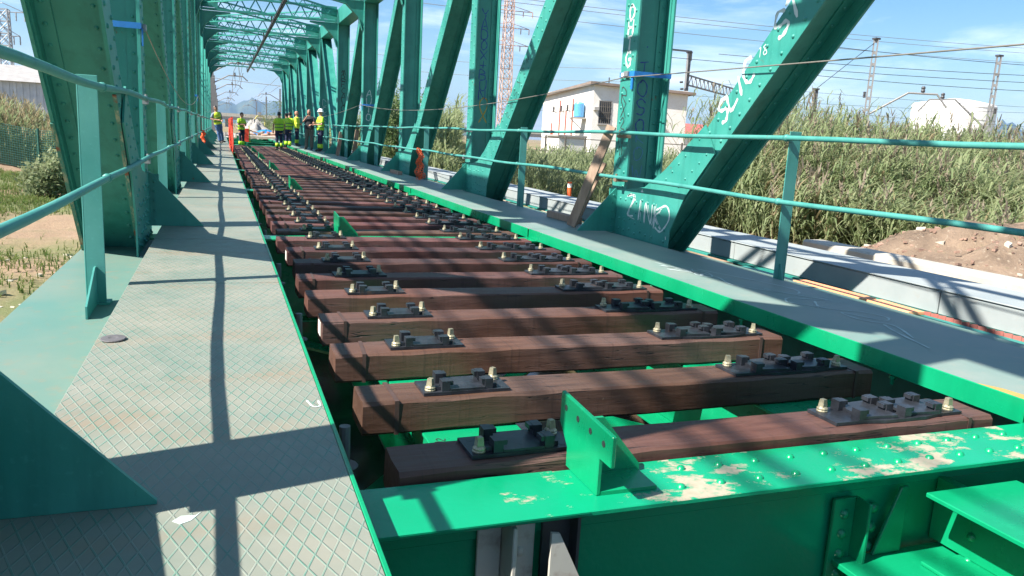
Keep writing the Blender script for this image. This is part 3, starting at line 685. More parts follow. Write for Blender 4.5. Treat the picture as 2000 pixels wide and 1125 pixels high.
# ------------------------------------------------------------------ railings
def railing(S, label):
    g = SG[S]; x = XIN[S] + g * (0.0 if S == 'L' else 0.10)
    zt, zm = (1.18, 0.65) if S == 'L' else (1.125, 0.64)
    r = empty('railing', label, 'railing', (x, 5.14, -0.1))
    xr = x + g * 0.03
    def wob(yy, z): return 0.007 * math.sin(yy * 1.9 + z * 7 + (3 if S == 'R' else 0)) + 0.007 * math.sin(yy * 0.8 + z)
    for z in (zt, zm):
        pts = []
        yy = NY[-1]
        while yy < NY[10]:
            s = wob(yy, z); pts.append((xr + 0.6 * s, yy, z + s - 0.008)); yy += 0.5
        W(MB().tube(pts, 0.0205, 10), 'rail', 'teal_rail', r, smooth=True)
    for k in range(-1, 10):
        y = NY[k] + 3.05
        b = MB(); xa, xb = sorted((x, x - g * 0.10))
        b.box(xa, xb, y, y + 0.009, -0.11, zt + 0.045)
        b.box(*sorted((x - g*0.10, x - g*0.109)), y, y + 0.075, -0.11, zt + 0.045)
        p = W(b, 'post', 'teal_rail', r, bevel=0.002)
        fl_ = 0.40 if S == 'L' else 0.06
        f = MB().prism([(y - fl_, -0.11), (y - 0.001, -0.11), (y - 0.001, 0.12), (y - fl_ * 0.12, 0.12), (y - fl_, -0.04)], *sorted((x - g*0.048, x - g*0.058)), 'yz')
        f.box(xa - 0.01, xb + 0.02, y - 0.03, y + 0.09, -0.111, -0.098)
        W(f, 'foot', 'teal_rail', r)
        for z in (zt, zm):
            c = MB().lathe([(0.026, -0.02), (0.029, 0), (0.026, 0.02)], (0, 0, 0), 10)
            sw = wob(y, z); c.v = [(xr + 0.6 * sw + vx, y + vz, z + sw - 0.008 + vy) for vx, vy, vz in c.v]
            W(c, 'collar', 'teal_rail', r, smooth=True)
    for k in range(0, 10):   # clamps to the columns
        for z in (zt, zm):
            b = MB(); b.box(*sorted((XIN[S] + g*0.0005, xr + g*0.02)), NY[k] - 0.20, NY[k] - 0.14, z - 0.055, z - 0.02); b.tube([(xr, NY[k] - 0.17, z - 0.06), (xr, NY[k] - 0.17, z + 0.03)], 0.012, 8)
            W(b, 'clamp', 'galv' if (S == 'L' or k > 1) else 'bark', r)
    return r
railing('L', 'two-pipe teal railing beside the diamond plate walkway')
railing('R', 'two-pipe teal railing beside the chalk-scribbled walkway')
# ------------------------------------------------------------------ timber sleepers with chairs
ZS = -0.066
def timber_mesh(seed):
    r = random.Random(seed); b = MB(); nx_, hw, h = 14, 0.12, 0.14; L_ = 2.605
    rows = []
    for i in range(nx_ + 1):
        x = -L_/2 + L_ * i / nx_
        wob = 0.004 * math.sin(i * 0.8 + seed); e = 0.008 + r.random() * 0.009
        t = [(-hw + e, 0), (-hw, -e), (-hw, -h + e), (-hw + e, -h), (hw - e, -h), (hw, -h + e), (hw, -e), (hw - e, 0), (0, 0.0)]
        rows.append([(x + (r.random() - .5) * (0.006 if i in (0, nx_) else 0), y + wob + (r.random() - .5) * 0.004, z + (r.random() - .5) * (0.003 if z > -0.1 else 0.0)) for y, z in t])
    vs = [p for q in rows for p in q]; n = 9; fs = []
    for i in range(nx_):
        for k in range(n): fs.append((i*n+k, i*n+(k+1) % n, (i+1)*n+(k+1) % n, (i+1)*n+k))
    fs.append(tuple(range(n))); fs.append(tuple(nx_*n + k for k in range(n))[::-1]); b.add(vs, fs)
    return b.mesh('timber', 'sleeper_wood')
TIMBER = [timber_mesh(s) for s in range(6)]
def wedge(b, x0, x1, y0, y1, z0, z1, tip):
    # lug: upright jaw with a nose leaning over the rail foot
    b.box(x0, x1, y0, y1, z0, z1)
    if tip: b.box(min(x1, x1 + tip) if tip > 0 else x0 + tip, x1 + tip if tip > 0 else x0, y0 + 0.004, y1 - 0.004, z1 - 0.018, z1 - 0.001)
def chair_single():
    b = MB(); b.prism([(-0.19,-0.085),(0.19,-0.085),(0.19,0.085),(-0.19,0.085)], 0.0005, 0.014, 'xy')
    b.prism([(-0.075,-0.082),(0.075,-0.082),(0.075,0.082),(-0.075,0.082)], 0.0142, 0.024, 'xy')
    for s in (-1, 1):
        for y0 in (-0.080, 0.030):
            wedge(b, *sorted((s*0.077, s*0.112)), y0, y0 + 0.05, 0.0141, 0.058, -s*0.014)
        b.box(*sorted((s*0.1125, s*0.135)), -0.062, -0.045, 0.0141, 0.03)
    for x, y in ((-0.155, 0.055), (0.155, -0.05)): b.lathe([(0.014, 0.0141), (0.014, 0.0146)], (x, y, 0), 8)
    return b.mesh('rail_chair', 'tar_black')
def chair_double():
    b = MB(); b.prism([(-0.34,-0.085),(-0.20,-0.085),(-0.10,-0.105),(0.12,-0.105),(0.22,-0.085),(0.34,-0.085),(0.34,0.085),(0.22,0.085),(0.12,0.105),(-0.10,0.105),(-0.20,0.085),(-0.34,0.085)], 0.0005, 0.014, 'xy')
    for cx_ in (-0.115, 0.118):
        b.prism([(cx_-0.085,-0.080),(cx_+0.085,-0.094),(cx_+0.085,0.094),(cx_-0.085,0.080)], 0.0142, 0.028, 'xy')
    for x, s, ys in ((-0.205, 1, (-0.083, 0.035)), (-0.022, -1, (0.045, -0.04)), (0.024, 1, (-0.095, 0.005)), (0.205, -1, (-0.083, 0.033))):
        for y0 in ys: wedge(b, x - 0.018, x + 0.018, y0, y0 + 0.046, 0.0141, 0.056, s * 0.014)
    for x, y in ((-0.29, -0.05), (0.29, 0.05)): b.lathe([(0.014, 0.0141), (0.014, 0.0146)], (x, y, 0), 8)
    return b.mesh('rail_chair', 'tar_black')
def screw():
    b = MB(); b.lathe([(0.023, 0.0), (0.024, 0.004), (0.019, 0.009), (0.023, 0.010), (0.023, 0.014), (0.018, 0.019), (0.014, 0.022)], (0, 0, 0), 12)
    b.add([(-0.013,-0.013,0.0221),(0.013,-0.013,0.0221),(0.013,0.013,0.0221),(-0.013,0.013,0.0221),(-0.010,-0.010,0.052),(0.010,-0.010,0.052),(0.010,0.010,0.052),(-0.010,0.010,0.052)],
          [(0,3,2,1),(4,5,6,7),(0,1,5,4),(1,2,6,5),(2,3,7,6),(3,0,4,7)])
    return b.mesh('coach_screw', 'zinc')
def strap():
    b = MB(); hw = 0.1225
    b.box(-0.009, 0.009, -hw, hw, 0.0005, 0.003); b.box(-0.009, 0.009, -hw - 0.002, -hw, -0.14, 0.003); b.box(-0.009, 0.009, hw, hw + 0.002, -0.14, 0.003)
    return b.mesh('end_strap', 'strap_metal')
M_C1, M_C2, M_SC, M_ST = chair_single(), chair_double(), screw(), strap()
tagm = MB().box(-0.003, 0.0, -0.05, 0.05, -0.10, -0.02).mesh('end_tag', 'white_tag')
splin = MB(); splin.prism([(0, 0), (0.05, 0.006), (0.12, -0.004), (0.2, 0.004), (0.13, 0.012), (0.05, 0.014)], 0.0, 0.003, 'xz')
def put(me, name, parent, loc, rz=0.0):
    o = bpy.data.objects.new(name, me); COL.objects.link(o); o.parent = parent; o.location = loc; o.rotation_euler = (0, 0, rz); return o
SL_GROUP = 'timber sleepers laid across the bridge stringers'
SL_Y = []
def sleeper(y, idx, label, chairs=True, tagged=False, detail=True):
    jx = rng.normal() * 0.010; rz = rng.normal() * 0.004
    e = empty('timber_sleeper', label, 'sleeper', (1.8185 + jx, y, ZS), SL_GROUP, rz)
    put(TIMBER[idx % 6], 'timber', e, (0, 0, 0))
    if chairs:
        for me, x in ((M_C1, -0.858), (M_C2, 0.829)):
            c = put(me, 'rail_chair', e, (x - jx + rng.normal() * 0.004, 0.006 + rng.normal() * 0.006, 0.001), rng.normal() * 0.012)
            w = 0.155 if me is M_C1 else 0.295
            for s in (-1, 1): put(M_SC, 'coach_screw', c, (s * w, s * (0.05 if me is M_C1 else -0.05), 0.0142), rng.random() * 1.5)
    if detail:
        for s in (-1, 1):
            if rng.random() < 0.8: put(M_ST, 'end_strap', e, (s * (1.17 + rng.normal() * 0.012), 0, 0), rng.normal() * 0.05)
    if tagged: put(tagm, 'end_tag', e, (-1.3035, 0, 0))
    SL_Y.append(y); return e
ORD = 'first second third fourth fifth sixth seventh eighth ninth tenth eleventh twelfth thirteenth fourteenth fifteenth sixteenth seventeenth eighteenth'.split()
base_lab = 'dark brown timber sleeper with black rail chairs and zinc coach screws'
i = 0
for k in range(0, 7):
    for j in range(9):
        if k == 6 and j > 5: continue
        y = NY[k] + 0.322 + 0.675 * j + rng.normal() * 0.015; i += 1
        lab, tg = 'dark brown timber sleeper with black chairs, in the bays before the red safety net', False
        if k < 2: lab = f"{ORD[k * 9 + j]} dark brown timber sleeper counted from the peeled cross beam"
        if k == 0 and j == 0: lab = 'timber sleeper hard against the cross beam with peeled paint patches'
        if (k, j) in ((0, 3), (0, 7)): lab, tg = f'{ORD[j]} sleeper from the peeled cross beam, with a pale tag on its end', True
        if k == 6: lab = 'bare timber sleeper without chairs beyond the red safety net'
        sleeper(y, i * 5 + j, lab, chairs=(k < 6), tagged=tg, detail=k < 3)
# "202" stencilled on the stringer flange
FONT = {
 'A': [[(0,0),(.5,1.4),(1,0)],[(.2,.5),(.8,.5)]], 'B': [[(0,0),(0,1.4),(.7,1.3),(.75,.95),(.1,.75),(.85,.6),(.85,.15),(0,0)]], 'C': [[(.95,1.2),(.5,1.4),(.05,.9),(.1,.3),(.5,0),(1,.2)]],
 'D': [[(0,0),(0,1.4),(.7,1.2),(.95,.7),(.7,.15),(0,0)]], 'G': [[(.95,1.15),(.5,1.4),(.05,.9),(.1,.3),(.5,0),(.9,.2),(.95,.65),(.55,.65)]], 'H': [[(0,0),(0,1.4)],[(1,0),(1,1.4)],[(0,.7),(1,.7)]],
 'I': [[(.5,0),(.5,1.4)]], 'K': [[(.1,0),(.1,1.4)],[(.95,1.4),(.15,.7),(1,0)]], 'L': [[(.1,1.4),(.05,0),(.95,.1)]], 'N': [[(0,0),(.05,1.4),(.9,.05),(1,1.4)]],
 'O': [[(.5,1.4),(.08,1.0),(.1,.35),(.5,0),(.9,.4),(.92,1.05),(.5,1.4),(.3,1.2)]], 'R': [[(0,0),(0,1.4),(.8,1.25),(.8,.8),(.05,.7),(.95,0)]], 'S': [[(.95,1.15),(.55,1.4),(.1,1.15),(.25,.8),(.8,.6),(.9,.25),(.45,0),(0,.2)]],
 'T': [[(.5,0),(.5,1.4)],[(0,1.3),(1,1.4)]], 'U': [[(0,1.4),(.05,.3),(.5,0),(.95,.35),(1,1.4)]], 'V': [[(0,1.4),(.5,0),(1,1.4)]], 'W': [[(0,1.4),(.25,0),(.5,.9),(.75,0),(1,1.4)]], 'X': [[(0,0),(1,1.4)],[(0,1.4),(1,0)]],
 'Y': [[(0,1.4),(.5,.7),(1,1.4)],[(.5,.7),(.45,0)]], 'Z': [[(0,1.3),(.95,1.4),(.05,.1),(1,0)]], 'F': [[(.1,0),(.1,1.4),(.9,1.35)],[(.1,.75),(.7,.75)]], 'E': [[(.95,1.35),(.1,1.4),(.1,0),(1,.05)],[(.1,.72),(.75,.72)]],
 '+': [[(.5,.2),(.5,1.2)],[(0,.7),(1,.7)]], '2': [[(.1,1.1),(.5,1.4),(.9,1.05),(.1,.05),(1,0)]], '0': [[(.5,1.4),(.1,1.0),(.1,.35),(.5,0),(.9,.4),(.9,1.05),(.5,1.4)]], '1': [[(.2,1.1),(.5,1.4),(.5,0)]], '8': [[(.5,.75),(.15,1.1),(.5,1.4),(.85,1.1),(.5,.75),(.1,.35),(.5,0),(.9,.35),(.5,.75)]],
 ':': [[(.3,.3),(.35,.4)],[(.7,.9),(.72,1.0)]], '.': [[(.4,.0),(.5,.1)]], '~': [[(0,.6),(.3,1.3),(.45,.1),(.7,1.2),(.8,.2),(1,.9)]],
 'Q': [[(0,.9),(.4,1.3),(.8,.9),(.3,.3),(.9,.1)]],
}
def letters(b, text, origin, u, v, size, w, nrm, step=1.3, seed=1):
    # u: reading direction times width, v: letter up; step along the reading direction in letter widths
    r = random.Random(seed); o = Vector(origin); u = Vector(u); v = Vector(v)
    for i, ch in enumerate(text):
        for pl in FONT.get(ch, []):
            pts = [o + u * size * (i * step + p[0] + r.uniform(-.09, .09)) + v * size * (p[1] + r.uniform(-.10, .10)) for p in pl]
            ribbon(b, smooth_pts(pts, 4), w, nrm)
def stacked(b, text, top, u, v, size, w, nrm, gap=1.9, seed=1):
    for i, ch in enumerate(text):
        letters(b, ch, Vector(top) - Vector(v) * size * gap * i, u, v, size, w, nrm, seed=seed + i)
b = MB(); letters(b, '202', (0.80, 2.82, -0.2085), (0.35, 0.9, 0), (-0.9, 0.35, 0), 0.026, 0.006, (0, 0, 1)); B(b, 'stencil_number', 'graffiti_black', ST0)

# ------------------------------------------------------------------ graffiti on the right truss
nx = (-1, 0, 0); uy = (0, -1, 0); uz = (0, 0, 1); XI = 4.30; ux = (1, 0, 0)
g1 = GUSSET['R', 1]; c1 = COLUMN['R', 1]; c2 = COLUMN['R', 2]; c3 = COLUMN['R', 3]; c4 = COLUMN['R', 4]; c5 = COLUMN['R', 5]; d0 = DIAG['R', 0]; d1 = DIAG['R', 1]
b = MB(); letters(b, 'ZINK', (4.283, 7.88, 0.235), (0, -1, -0.13), (0, 0, 1), 0.155, 0.026, nx, 1.25, 3)
ribbon(b, smooth_pts([(4.283, 7.90, 0.43), (4.283, 7.80, 0.46), (4.283, 7.70, 0.40)]), 0.02, nx); ribbon(b, smooth_pts([(4.283, 7.25, 0.34), (4.283, 7.05, 0.40), (4.283, 6.98, 0.28), (4.283, 7.12, 0.13), (4.283, 7.25, 0.16)]), 0.026, nx)
ribbon(b, [(4.283, 7.60, 0.50), (4.283, 7.575, 0.52), (4.283, 7.555, 0.50)], 0.03, nx); ribbon(b, [(4.283, 7.02, 0.09), (4.283, 7.01, 0.06)], 0.03, nx)
letters(b, 'ZINK', (4.283, 7.86, 0.215), (0, -1, -0.10), (0, 0, 1), 0.17, 0.010, nx, 1.15, 55)
B(b, 'graffiti', 'graffiti_white', g1)
b = MB(); stacked(b, 'OHTG', (XI - 0.001, 8.22, 2.36), uy, uz, 0.115, 0.042, nx, 1.45, 5); B(b, 'graffiti', 'graffiti_white', c1)
b = MB(); stacked(b, 'RXQN', (XI - 0.001, 8.25, 1.46), uy, uz, 0.115, 0.018, nx, 1.35, 9); stacked(b, '~Q', (XI - 0.001, 8.24, 0.86), uy, uz, 0.10, 0.012, nx, 1.5, 4); B(b, 'graffiti', 'graffiti_black', c1)
YW = NY[1] - 0.0075
b = MB(); stacked(b, ':TOSO', (4.44, YW, 1.97), ux, uz, 0.12, 0.018, (0, -1, 0), 1.75, 6); B(b, 'graffiti', 'graffiti_blue', c1)
b = MB(); stacked(b, 'KOW', (4.45, YW, 1.02), ux, uz, 0.115, 0.012, (0, -1, 0), 1.75, 2); B(b, 'graffiti', 'graffiti_pale', c1)
YW = NY[2] - 0.0075
b = MB(); stacked(b, 'YADOX+BUN', (4.45, YW, 3.08), ux, uz, 0.125, 0.022, (0, -1, 0), 1.42, 8); B(b, 'graffiti', 'graffiti_blue', c2)
b = MB(); ribbon(b, smooth_pts([(4.47, YW, 1.25), (4.60, YW, 1.48), (4.63, YW, 1.62), (4.56, YW, 1.70), (4.48, YW, 1.62), (4.50, YW, 1.48), (4.63, YW, 1.24)]), 0.028, (0, -1, 0)); B(b, 'graffiti', 'graffiti_yellow', c2)
YW = NY[4] - 0.0075
b = MB(); stacked(b, 'AUTO:', (4.44, YW, 2.05), ux, uz, 0.16, 0.035, (0, -1, 0), 1.55, 11); B(b, 'graffiti', 'graffiti_white', c4)
YW = NY[5] - 0.0075
b = MB(); stacked(b, '~BFCAVO', (4.47, YW, 3.05), ux, uz, 0.17, 0.035, (0, -1, 0), 1.35, 12); B(b, 'graffiti', 'graffiti_black', c5)
YW = NY[6] - 0.0075
b = MB(); stacked(b, 'DORAL', (4.46, YW, 2.0), ux, uz, 0.2, 0.03, (0, -1, 0), 1.6, 13); B(b, 'graffiti', 'graffiti_chalk', COLUMN['R', 6])
XD = 4.306
dv = Vector((0, -0.69, 0.72)).normalized(); dn = Vector((0, -0.72, -0.69)).normalized()
def ondiag(pts): return [(XD, 0, 0)] and [Vector((XD, p[0], p[1])) for p in pts]
b = MB()
letters(b, 'SLIC', (XD, 6.26, 1.22), dv, (0, 0.45, 0.80), 0.15, 0.042, nx, 1.0, 21)
letters(b, 'STIC', (XD, 5.58, 1.88), dv, (0, 0.45, 0.80), 0.16, 0.042, nx, 1.15, 22)
B(b, 'graffiti', 'graffiti_white', d0)
for ci, ch in enumerate('18'):
    b = MB(); letters(b, ch, (XD, 5.84 - ci * 0.065, 1.78 + ci * 0.014), (0, -0.9, 0.2), (0, 0, 1), 0.06, 0.012, nx, 1.2, 23 + ci); B(b, 'graffiti', 'graffiti_white', d0)
b = MB()
for i in range(6):
    t = 0.9 + i * 0.22; letters(b, 'Q~SXQ~'[i], (XD, NY[2] - 1.45 - t * 0.69, 0.62 + t * 0.72), dv, (0, 0.6, 0.6), 0.12, 0.012, nx, 1.1, 30 + i)
B(b, 'graffiti', 'graffiti_black', d1)

# ------------------------------------------------------------------ ratchet straps and lifeline cables
def loopstrap(S, y, z, label, tail=True):
    x0, x1 = XC[S] - 0.232, XC[S] + 0.232; y0, y1 = y - 0.172, y + 0.172; h = 0.026
    r = empty('ratchet_strap', label, 'strap', (XC[S], y, z))
    b = MB(); b.box(x0 - 0.003, x0, y0, y1, z - h, z + h); b.box(x1, x1 + 0.003, y0, y1, z - h, z + h); b.box(x0, x1, y0 - 0.003, y0, z - h, z + h); b.box(x0, x1, y1, y1 + 0.003, z - h, z + h)
    W(b, 'webbing', 'strap_blue', r)
    xi = XIN[S] + SG[S] * 0.010
    W(MB().box(*sorted((xi, xi + SG[S]*0.03)), y - 0.06, y + 0.03, z - 0.03, z + 0.03), 'ratchet', 'galv', r, bevel=0.004)
    W(MB().box(*sorted((xi, xi + SG[S]*0.012)), y - 0.165, y - 0.125, z - 0.17, z - 0.0265), 'loose_end', 'strap_blue', r)
    W(MB().box(*sorted((xi, xi + SG[S]*0.006)), y + 0.04, y + 0.13, z - 0.02, z + 0.02), 'care_label', 'white_strap', r)
    return r
loopstrap('R', NY[1], 1.775, 'blue ratchet strap round the column above the black scribbles')
loopstrap('R', NY[4], 1.80, 'blue ratchet strap round the column lettered AUTO')
loopstrap('L', NY[1], 1.80, 'blue ratchet strap with white label on the column beside the chequer walkway')
loopstrap('L', NY[4], 1.75, 'blue ratchet strap on a distant column beside the chequer walkway')
def cable(name, pts, r, mat, label, cat='cable', group=None, n=6):
    o = MB().tube(pts, r, n).build(name, mat, smooth=True); return tag(o, label, cat, group)
def sag(p, q, s, n=10):
    p = Vector(p); q = Vector(q); return [p.lerp(q, i / n) - Vector((0, 0, s * 4 * (i / n) * (1 - i / n))) for i in range(n + 1)]
pts = sag((4.18, -3.6, 1.62), (4.275, NY[1], 1.74), 0.02) + sag((4.275, NY[1], 1.74), (4.27, NY[4], 1.80), 0.26, 16)[1:] + sag((4.27, NY[4], 1.80), (4.27, NY[9], 1.8), 0.35)[1:]
cable('lifeline', pts, 0.006, 'wire_steel', 'thin steel lifeline strung along the columns with graffiti')
pts = sag((-0.635, NY[1], 1.80), (-0.63, NY[4], 1.75), 0.45, 14) + sag((-0.63, NY[4], 1.75), (-0.63, NY[9], 1.75), 0.3)[1:]
cable('lifeline', pts, 0.006, 'wire_steel', 'thin steel lifeline hanging along the columns beside the chequer walkway')
# rigid overhead conductor rail under the portals
r = empty('conductor_rail', 'dark rigid overhead conductor bar hung under the lattice portals', 'conductor rail', (1.85, 30, 4.7))
b = MB(); b.box(1.79, 1.91, -3.5, 61.5, 4.685, 4.70); b.box(1.835, 1.865, -3.5, 61.5, 4.60, 4.684); b.box(1.80, 1.825, -3.5, 61.5, 4.64, 4.684); b.box(1.875, 1.90, -3.5, 61.5, 4.64, 4.684)
W(b, 'profile', 'dark_steel', r)
for k in range(-1, 11): W(MB().tube([(1.85, NY[k], 4.70), (1.85, NY[k], 5.05)], 0.03, 8), 'hanger', 'mast_grey', r)
# feeder cables beside the bridge (their shadows run along the sleepers)
for x, rr in ((-5.57, 0.018), (-5.21, 0.026), (-5.02, 0.030), (-4.71, 0.020), (-4.40, 0.016)):
    cable('feeder_cable', [(x + 0.15 * math.sin(t * 0.05), t, 7.0 + 0.0004 * (t - 30) ** 2 * 0.3) for t in range(-30, 91, 6)], rr, 'black_cable', 'black feeder cable strung high outside the bridge beyond the chequer walkway', 'cable', 'feeder cables outside the bridge')

# ------------------------------------------------------------------ loose things on the bridge
o = MB().lathe([(0.010, 0.0), (0.052, 0.0), (0.055, 0.003), (0.052, 0.0065), (0.022, 0.008), (0.012, 0.005)], (0, 0, 0), 24).build('grinding_disc', 'disc_grey', loc=(-0.475, 3.88, 0.0025))
o.rotation_euler = (0.03, -0.02, 0.3); tag(o, 'worn grey grinding disc lying on the chequer plate', 'grinding disc')
o = MB().bar((3.895, 8.52, 0.012), (4.255, 8.36, 1.20), 0.035, 0.115, up=(0.62, -0.75, -0.3)).build('timber_plank', 'board_wood', bevel=0.004)
tag(o, 'weathered timber plank leaning upright on the strapped graffiti column', 'plank')
o = MB().bar((4.02, 8.72, 0.012), (4.27, 8.55, 0.78), 0.03, 0.10, up=(0.62, -0.75, -0.3)).build('timber_plank', 'board_wood', bevel=0.004)
tag(o, 'short brown plank tucked behind the taller leaning plank', 'plank')
o = MB().box(-0.05, 0.05, -0.42, 0.42, 0.0, 0.085).build('wood_block', 'board_wood', bevel=0.004, loc=(4.12, 9.25, 0.001)); o.rotation_euler = (0, 0, 0.04); tag(o, 'brown wood block lying at the foot of the leaning plank', 'wood block')
o = MB().box(-0.05, 0.05, -0.45, 0.45, 0.0, 0.08).build('wood_block', 'board_wood', bevel=0.004, loc=(3.98, 19.1, 0.001)); o.rotation_euler = (0, 0, 0.02); tag(o, 'pale wood block on the walkway near the crumpled orange net', 'wood block')
for (x, y, h, ry, lab) in ((4.14, 26.9, 1.0, 8, 'narrow board leaning by the column lettered AUTO'), (4.12, 30.6, 0.9, 9, 'dark board leaning beside the two talking workers')):
    o = MB().box(-0.07, 0.07, -0.015, 0.015, 0.0, h).build('timber_plank', 'board_wood', bevel=0.003, loc=(x, y, 0.001)); o.rotation_euler = (0, R_(ry), 0.2); tag(o, lab, 'plank')
# safety nets
def net(name, mat, P, nu, nv, r, label, solid=None):
    # P(u, v) -> point; strands along u and v
    b = MB()
    for i in range(nu + 1): b.tube([P(i / nu, j / (nv * 2)) for j in range(nv * 2 + 1)], r, 4, cap=False)
    for j in range(nv + 1): b.tube([P(i / (nu * 2), j / nv) for i in range(nu * 2 + 1)], r * 1.5, 4, cap=False)
    return tag(b.build(name, mat), label, 'safety net')
net('safety_net', 'net_red', lambda u, v: (0.36 + 0.03 * math.sin(u * 21 + v * 5), 28.8 + 9.5 * u, 0.02 + v * (1.16 + 0.05 * math.sin(u * 14)) * (0.94 + 0.06 * math.sin(u * 31))), 60, 12, 0.008, 'red mesh safety net stretched upright along the walkway edge')
for yy in (28.9, 31.9, 35.1, 38.2):
    tag(MB().tube([(0.375, yy, -0.06), (0.375, yy, 1.2)], 0.014, 8).build('net_stake', 'net_red'), 'red stake holding up the mesh safety net', 'stake', 'stakes of the red net')
def crumple(cx_, cy_, w, h, seed):
    r = random.Random(seed); ph = [r.uniform(0, 6) for _ in range(6)]
    def P(u, v):
        wv = w * (0.25 + 0.9 * (1 - v) ** 0.8) if v > 0.15 else w * 1.1
        return (cx_ + 0.05 * math.sin(9 * u + ph[0] + 3 * v) + 0.03 * math.sin(17 * v + ph[1]), cy_ + wv * (u - 0.5) + 0.04 * math.sin(13 * v + ph[2]), 0.03 + h * v + 0.03 * math.sin(11 * u + ph[3]))
    return P
net('safety_net', 'net_orange', crumple(4.07, 17.0, 0.42, 0.62, 4), 9, 14, 0.005, 'crumpled orange mesh net hung on the railing post with graffiti columns')
net('safety_net', 'net_orange', crumple(-0.60, 30.6, 1.4, 0.62, 8), 12, 10, 0.012, 'orange mesh net slung on the railing by the man in jeans')
# ------------------------------------------------------------------ beside the bridge: duct, ledge, kerb, mound
d = empty('cable_duct', 'pale grey steel box duct running on stilts alongside the bridge', 'duct', (6.37, 12, -1.0))
yy = -4.0; i = 0
while yy < 46:
    ln = 3.05; W(MB().box(6.0, 6.74, yy + 0.006, yy + ln - 0.006, -0.345, -0.125), 'duct_section', 'duct_steel', d, bevel=0.012)
    W(MB().box(5.985, 6.755, yy + 0.006, yy + ln - 0.006, -0.1245, -0.112), 'lid', 'duct_steel', d, bevel=0.004)
    W(MB().box(5.96, 6.10, yy, yy + ln, -0.372, -0.346), 'runner', 'teal', d)
    if i % 2 == 0:
        for x in (6.1, 6.62): W(MB().box(x - 0.05, x + 0.05, yy - 0.05, yy + 0.05, -2.1, -0.3725), 'leg', 'mast_grey', d)
    yy += ln; i += 1
t = empty('support_ledge', 'steel ledge carrying loose boards between walkway and duct', 'ledge', (5.5, 4.5, -0.5))
W(MB().box(5.38, 5.60, 1.0, 7.4, -0.36, -0.285), 'ledge_beam', 'teal', t, bevel=0.004)
for y in (1.5, 4.0, 6.8): W(MB().box(5.44, 5.54, y - 0.05, y + 0.05, -2.2, -0.361), 'leg', 'teal', t)
for (x, y, ln, rz, lab) in ((5.51, 5.92, 0.46, 0.02, 'bright orange board on the ledge under the duct'), (5.51, 5.16, 0.25, -0.06, 'short orange offcut next to the red corrugated sheet')):
    o = MB().box(-0.085, 0.085, -ln, ln, 0.0, 0.03).build('orange_board', 'orange_board', bevel=0.004, loc=(x, y, -0.284)); o.rotation_euler = (0, 0, rz); tag(o, lab, 'board')
b = MB(); n = 40
for i in range(n):
    y0 = 4.95 - i * 0.075
    for s, (xa, xb) in enumerate(((0, 0.035), (0.035, 0.0))):
        ya, yb_ = y0 - s * 0.0375, y0 - (s + 1) * 0.0375
        b.add([(5.62 + xa, ya, -0.95), (5.62 + xb, yb_, -0.95), (5.62 + xb, yb_, -0.262), (5.62 + xa, ya, -0.262), (5.624 + xa, ya, -0.95), (5.624 + xb, yb_, -0.95), (5.624 + xb, yb_, -0.262), (5.624 + xa, ya, -0.262)],
              [(0,1,2,3),(7,6,5,4),(3,2,6,7),(0,4,5,1),(0,3,7,4),(1,5,6,2)])
tag(b.build('corrugated_sheet', 'rust_red'), 'rusty red corrugated sheet standing below the duct', 'metal sheet')
tag(MB().box(9.0, 9.42, -6, 10.5, -1.05, -0.38).build('concrete_kerb', 'concrete', bevel=0.03), 'pale concrete kerb wall edging the dirt mound', 'kerb')
tag(MB().box(8.6, 9.4, 15.0, 30.0, -1.1, -0.66).build('concrete_slab', 'concrete', bevel=0.03), 'low pale concrete slab in front of the green reeds', 'slab')
def heap(name, cx_, cy_, rx, ry, h, mat, seed, n=26, zb=None):
    r = np.random.default_rng(seed); b = MB(); rings = 9; ph = r.uniform(0, 6, 4); vs = []
    for j in range(rings + 1):
        t = j / rings
        for i in range(n):
            a = 2 * math.pi * i / n; k = 1 + 0.16 * math.sin(3 * a + ph[0]) + 0.09 * math.sin(7 * a + ph[1])
            z = h * (math.cos(t * math.pi) * 0.5 + 0.5) * (1 + 0.14 * math.sin(5 * a + 9 * t + ph[2]) + 0.08 * math.sin(11 * a - 14 * t)) + r.normal() * h * 0.05
            x, y = cx_ + rx * t * k * math.cos(a), cy_ + ry * t * k * math.sin(a)
            vs.append((x, y, (zb if zb is not None else float(ground_z(np.array([x]), np.array([y]))[0])) + z - (0.15 if j == rings else 0)))
    fs = [(j*n+i, j*n+(i+1) % n, (j+1)*n+(i+1) % n, (j+1)*n+i) for j in range(rings) for i in range(n)]
    b.add(vs, fs); return b.build(name, mat, smooth=True)
MOUND = struct(heap('dirt_mound', 12.8, 9.4, 4.2, 3.3, 0.85, 'mound_earth', 3))
def stones(name, n, box, smin, smax, mat, seed, zf=None):
    r = np.random.default_rng(seed); b = MB()
    for _ in range(n):
        x, y = r.uniform(box[0], box[1]), r.uniform(box[2], box[3]); s = r.uniform(smin, smax); z = float(ground_z(np.array([x]), np.array([y]))[0]) if zf is None else zf(x, y)
        a = r.uniform(0, 6)
        b.obox((x, y, z + s * 0.15), ((math.cos(a), math.sin(a), r.normal() * 0.2), (-math.sin(a), math.cos(a), r.normal() * 0.2), (0, 0, 1)), (s * r.uniform(.5, 1), s * r.uniform(.4, .8), s * r.uniform(.25, .5)))
    return stuff(b.build(name, mat))
from mathutils.bvhtree import BVHTree
M_BVH = BVHTree.FromPolygons([tuple(v.co) for v in MOUND.data.vertices], [tuple(p.vertices) for p in MOUND.data.polygons])
def mz(x, y):
    h = M_BVH.ray_cast(Vector((x, y, 9)), Vector((0, 0, -1)))[0]; gz = float(ground_z(np.array([x]), np.array([y]))[0])
    return max(gz, h.z) if h else gz
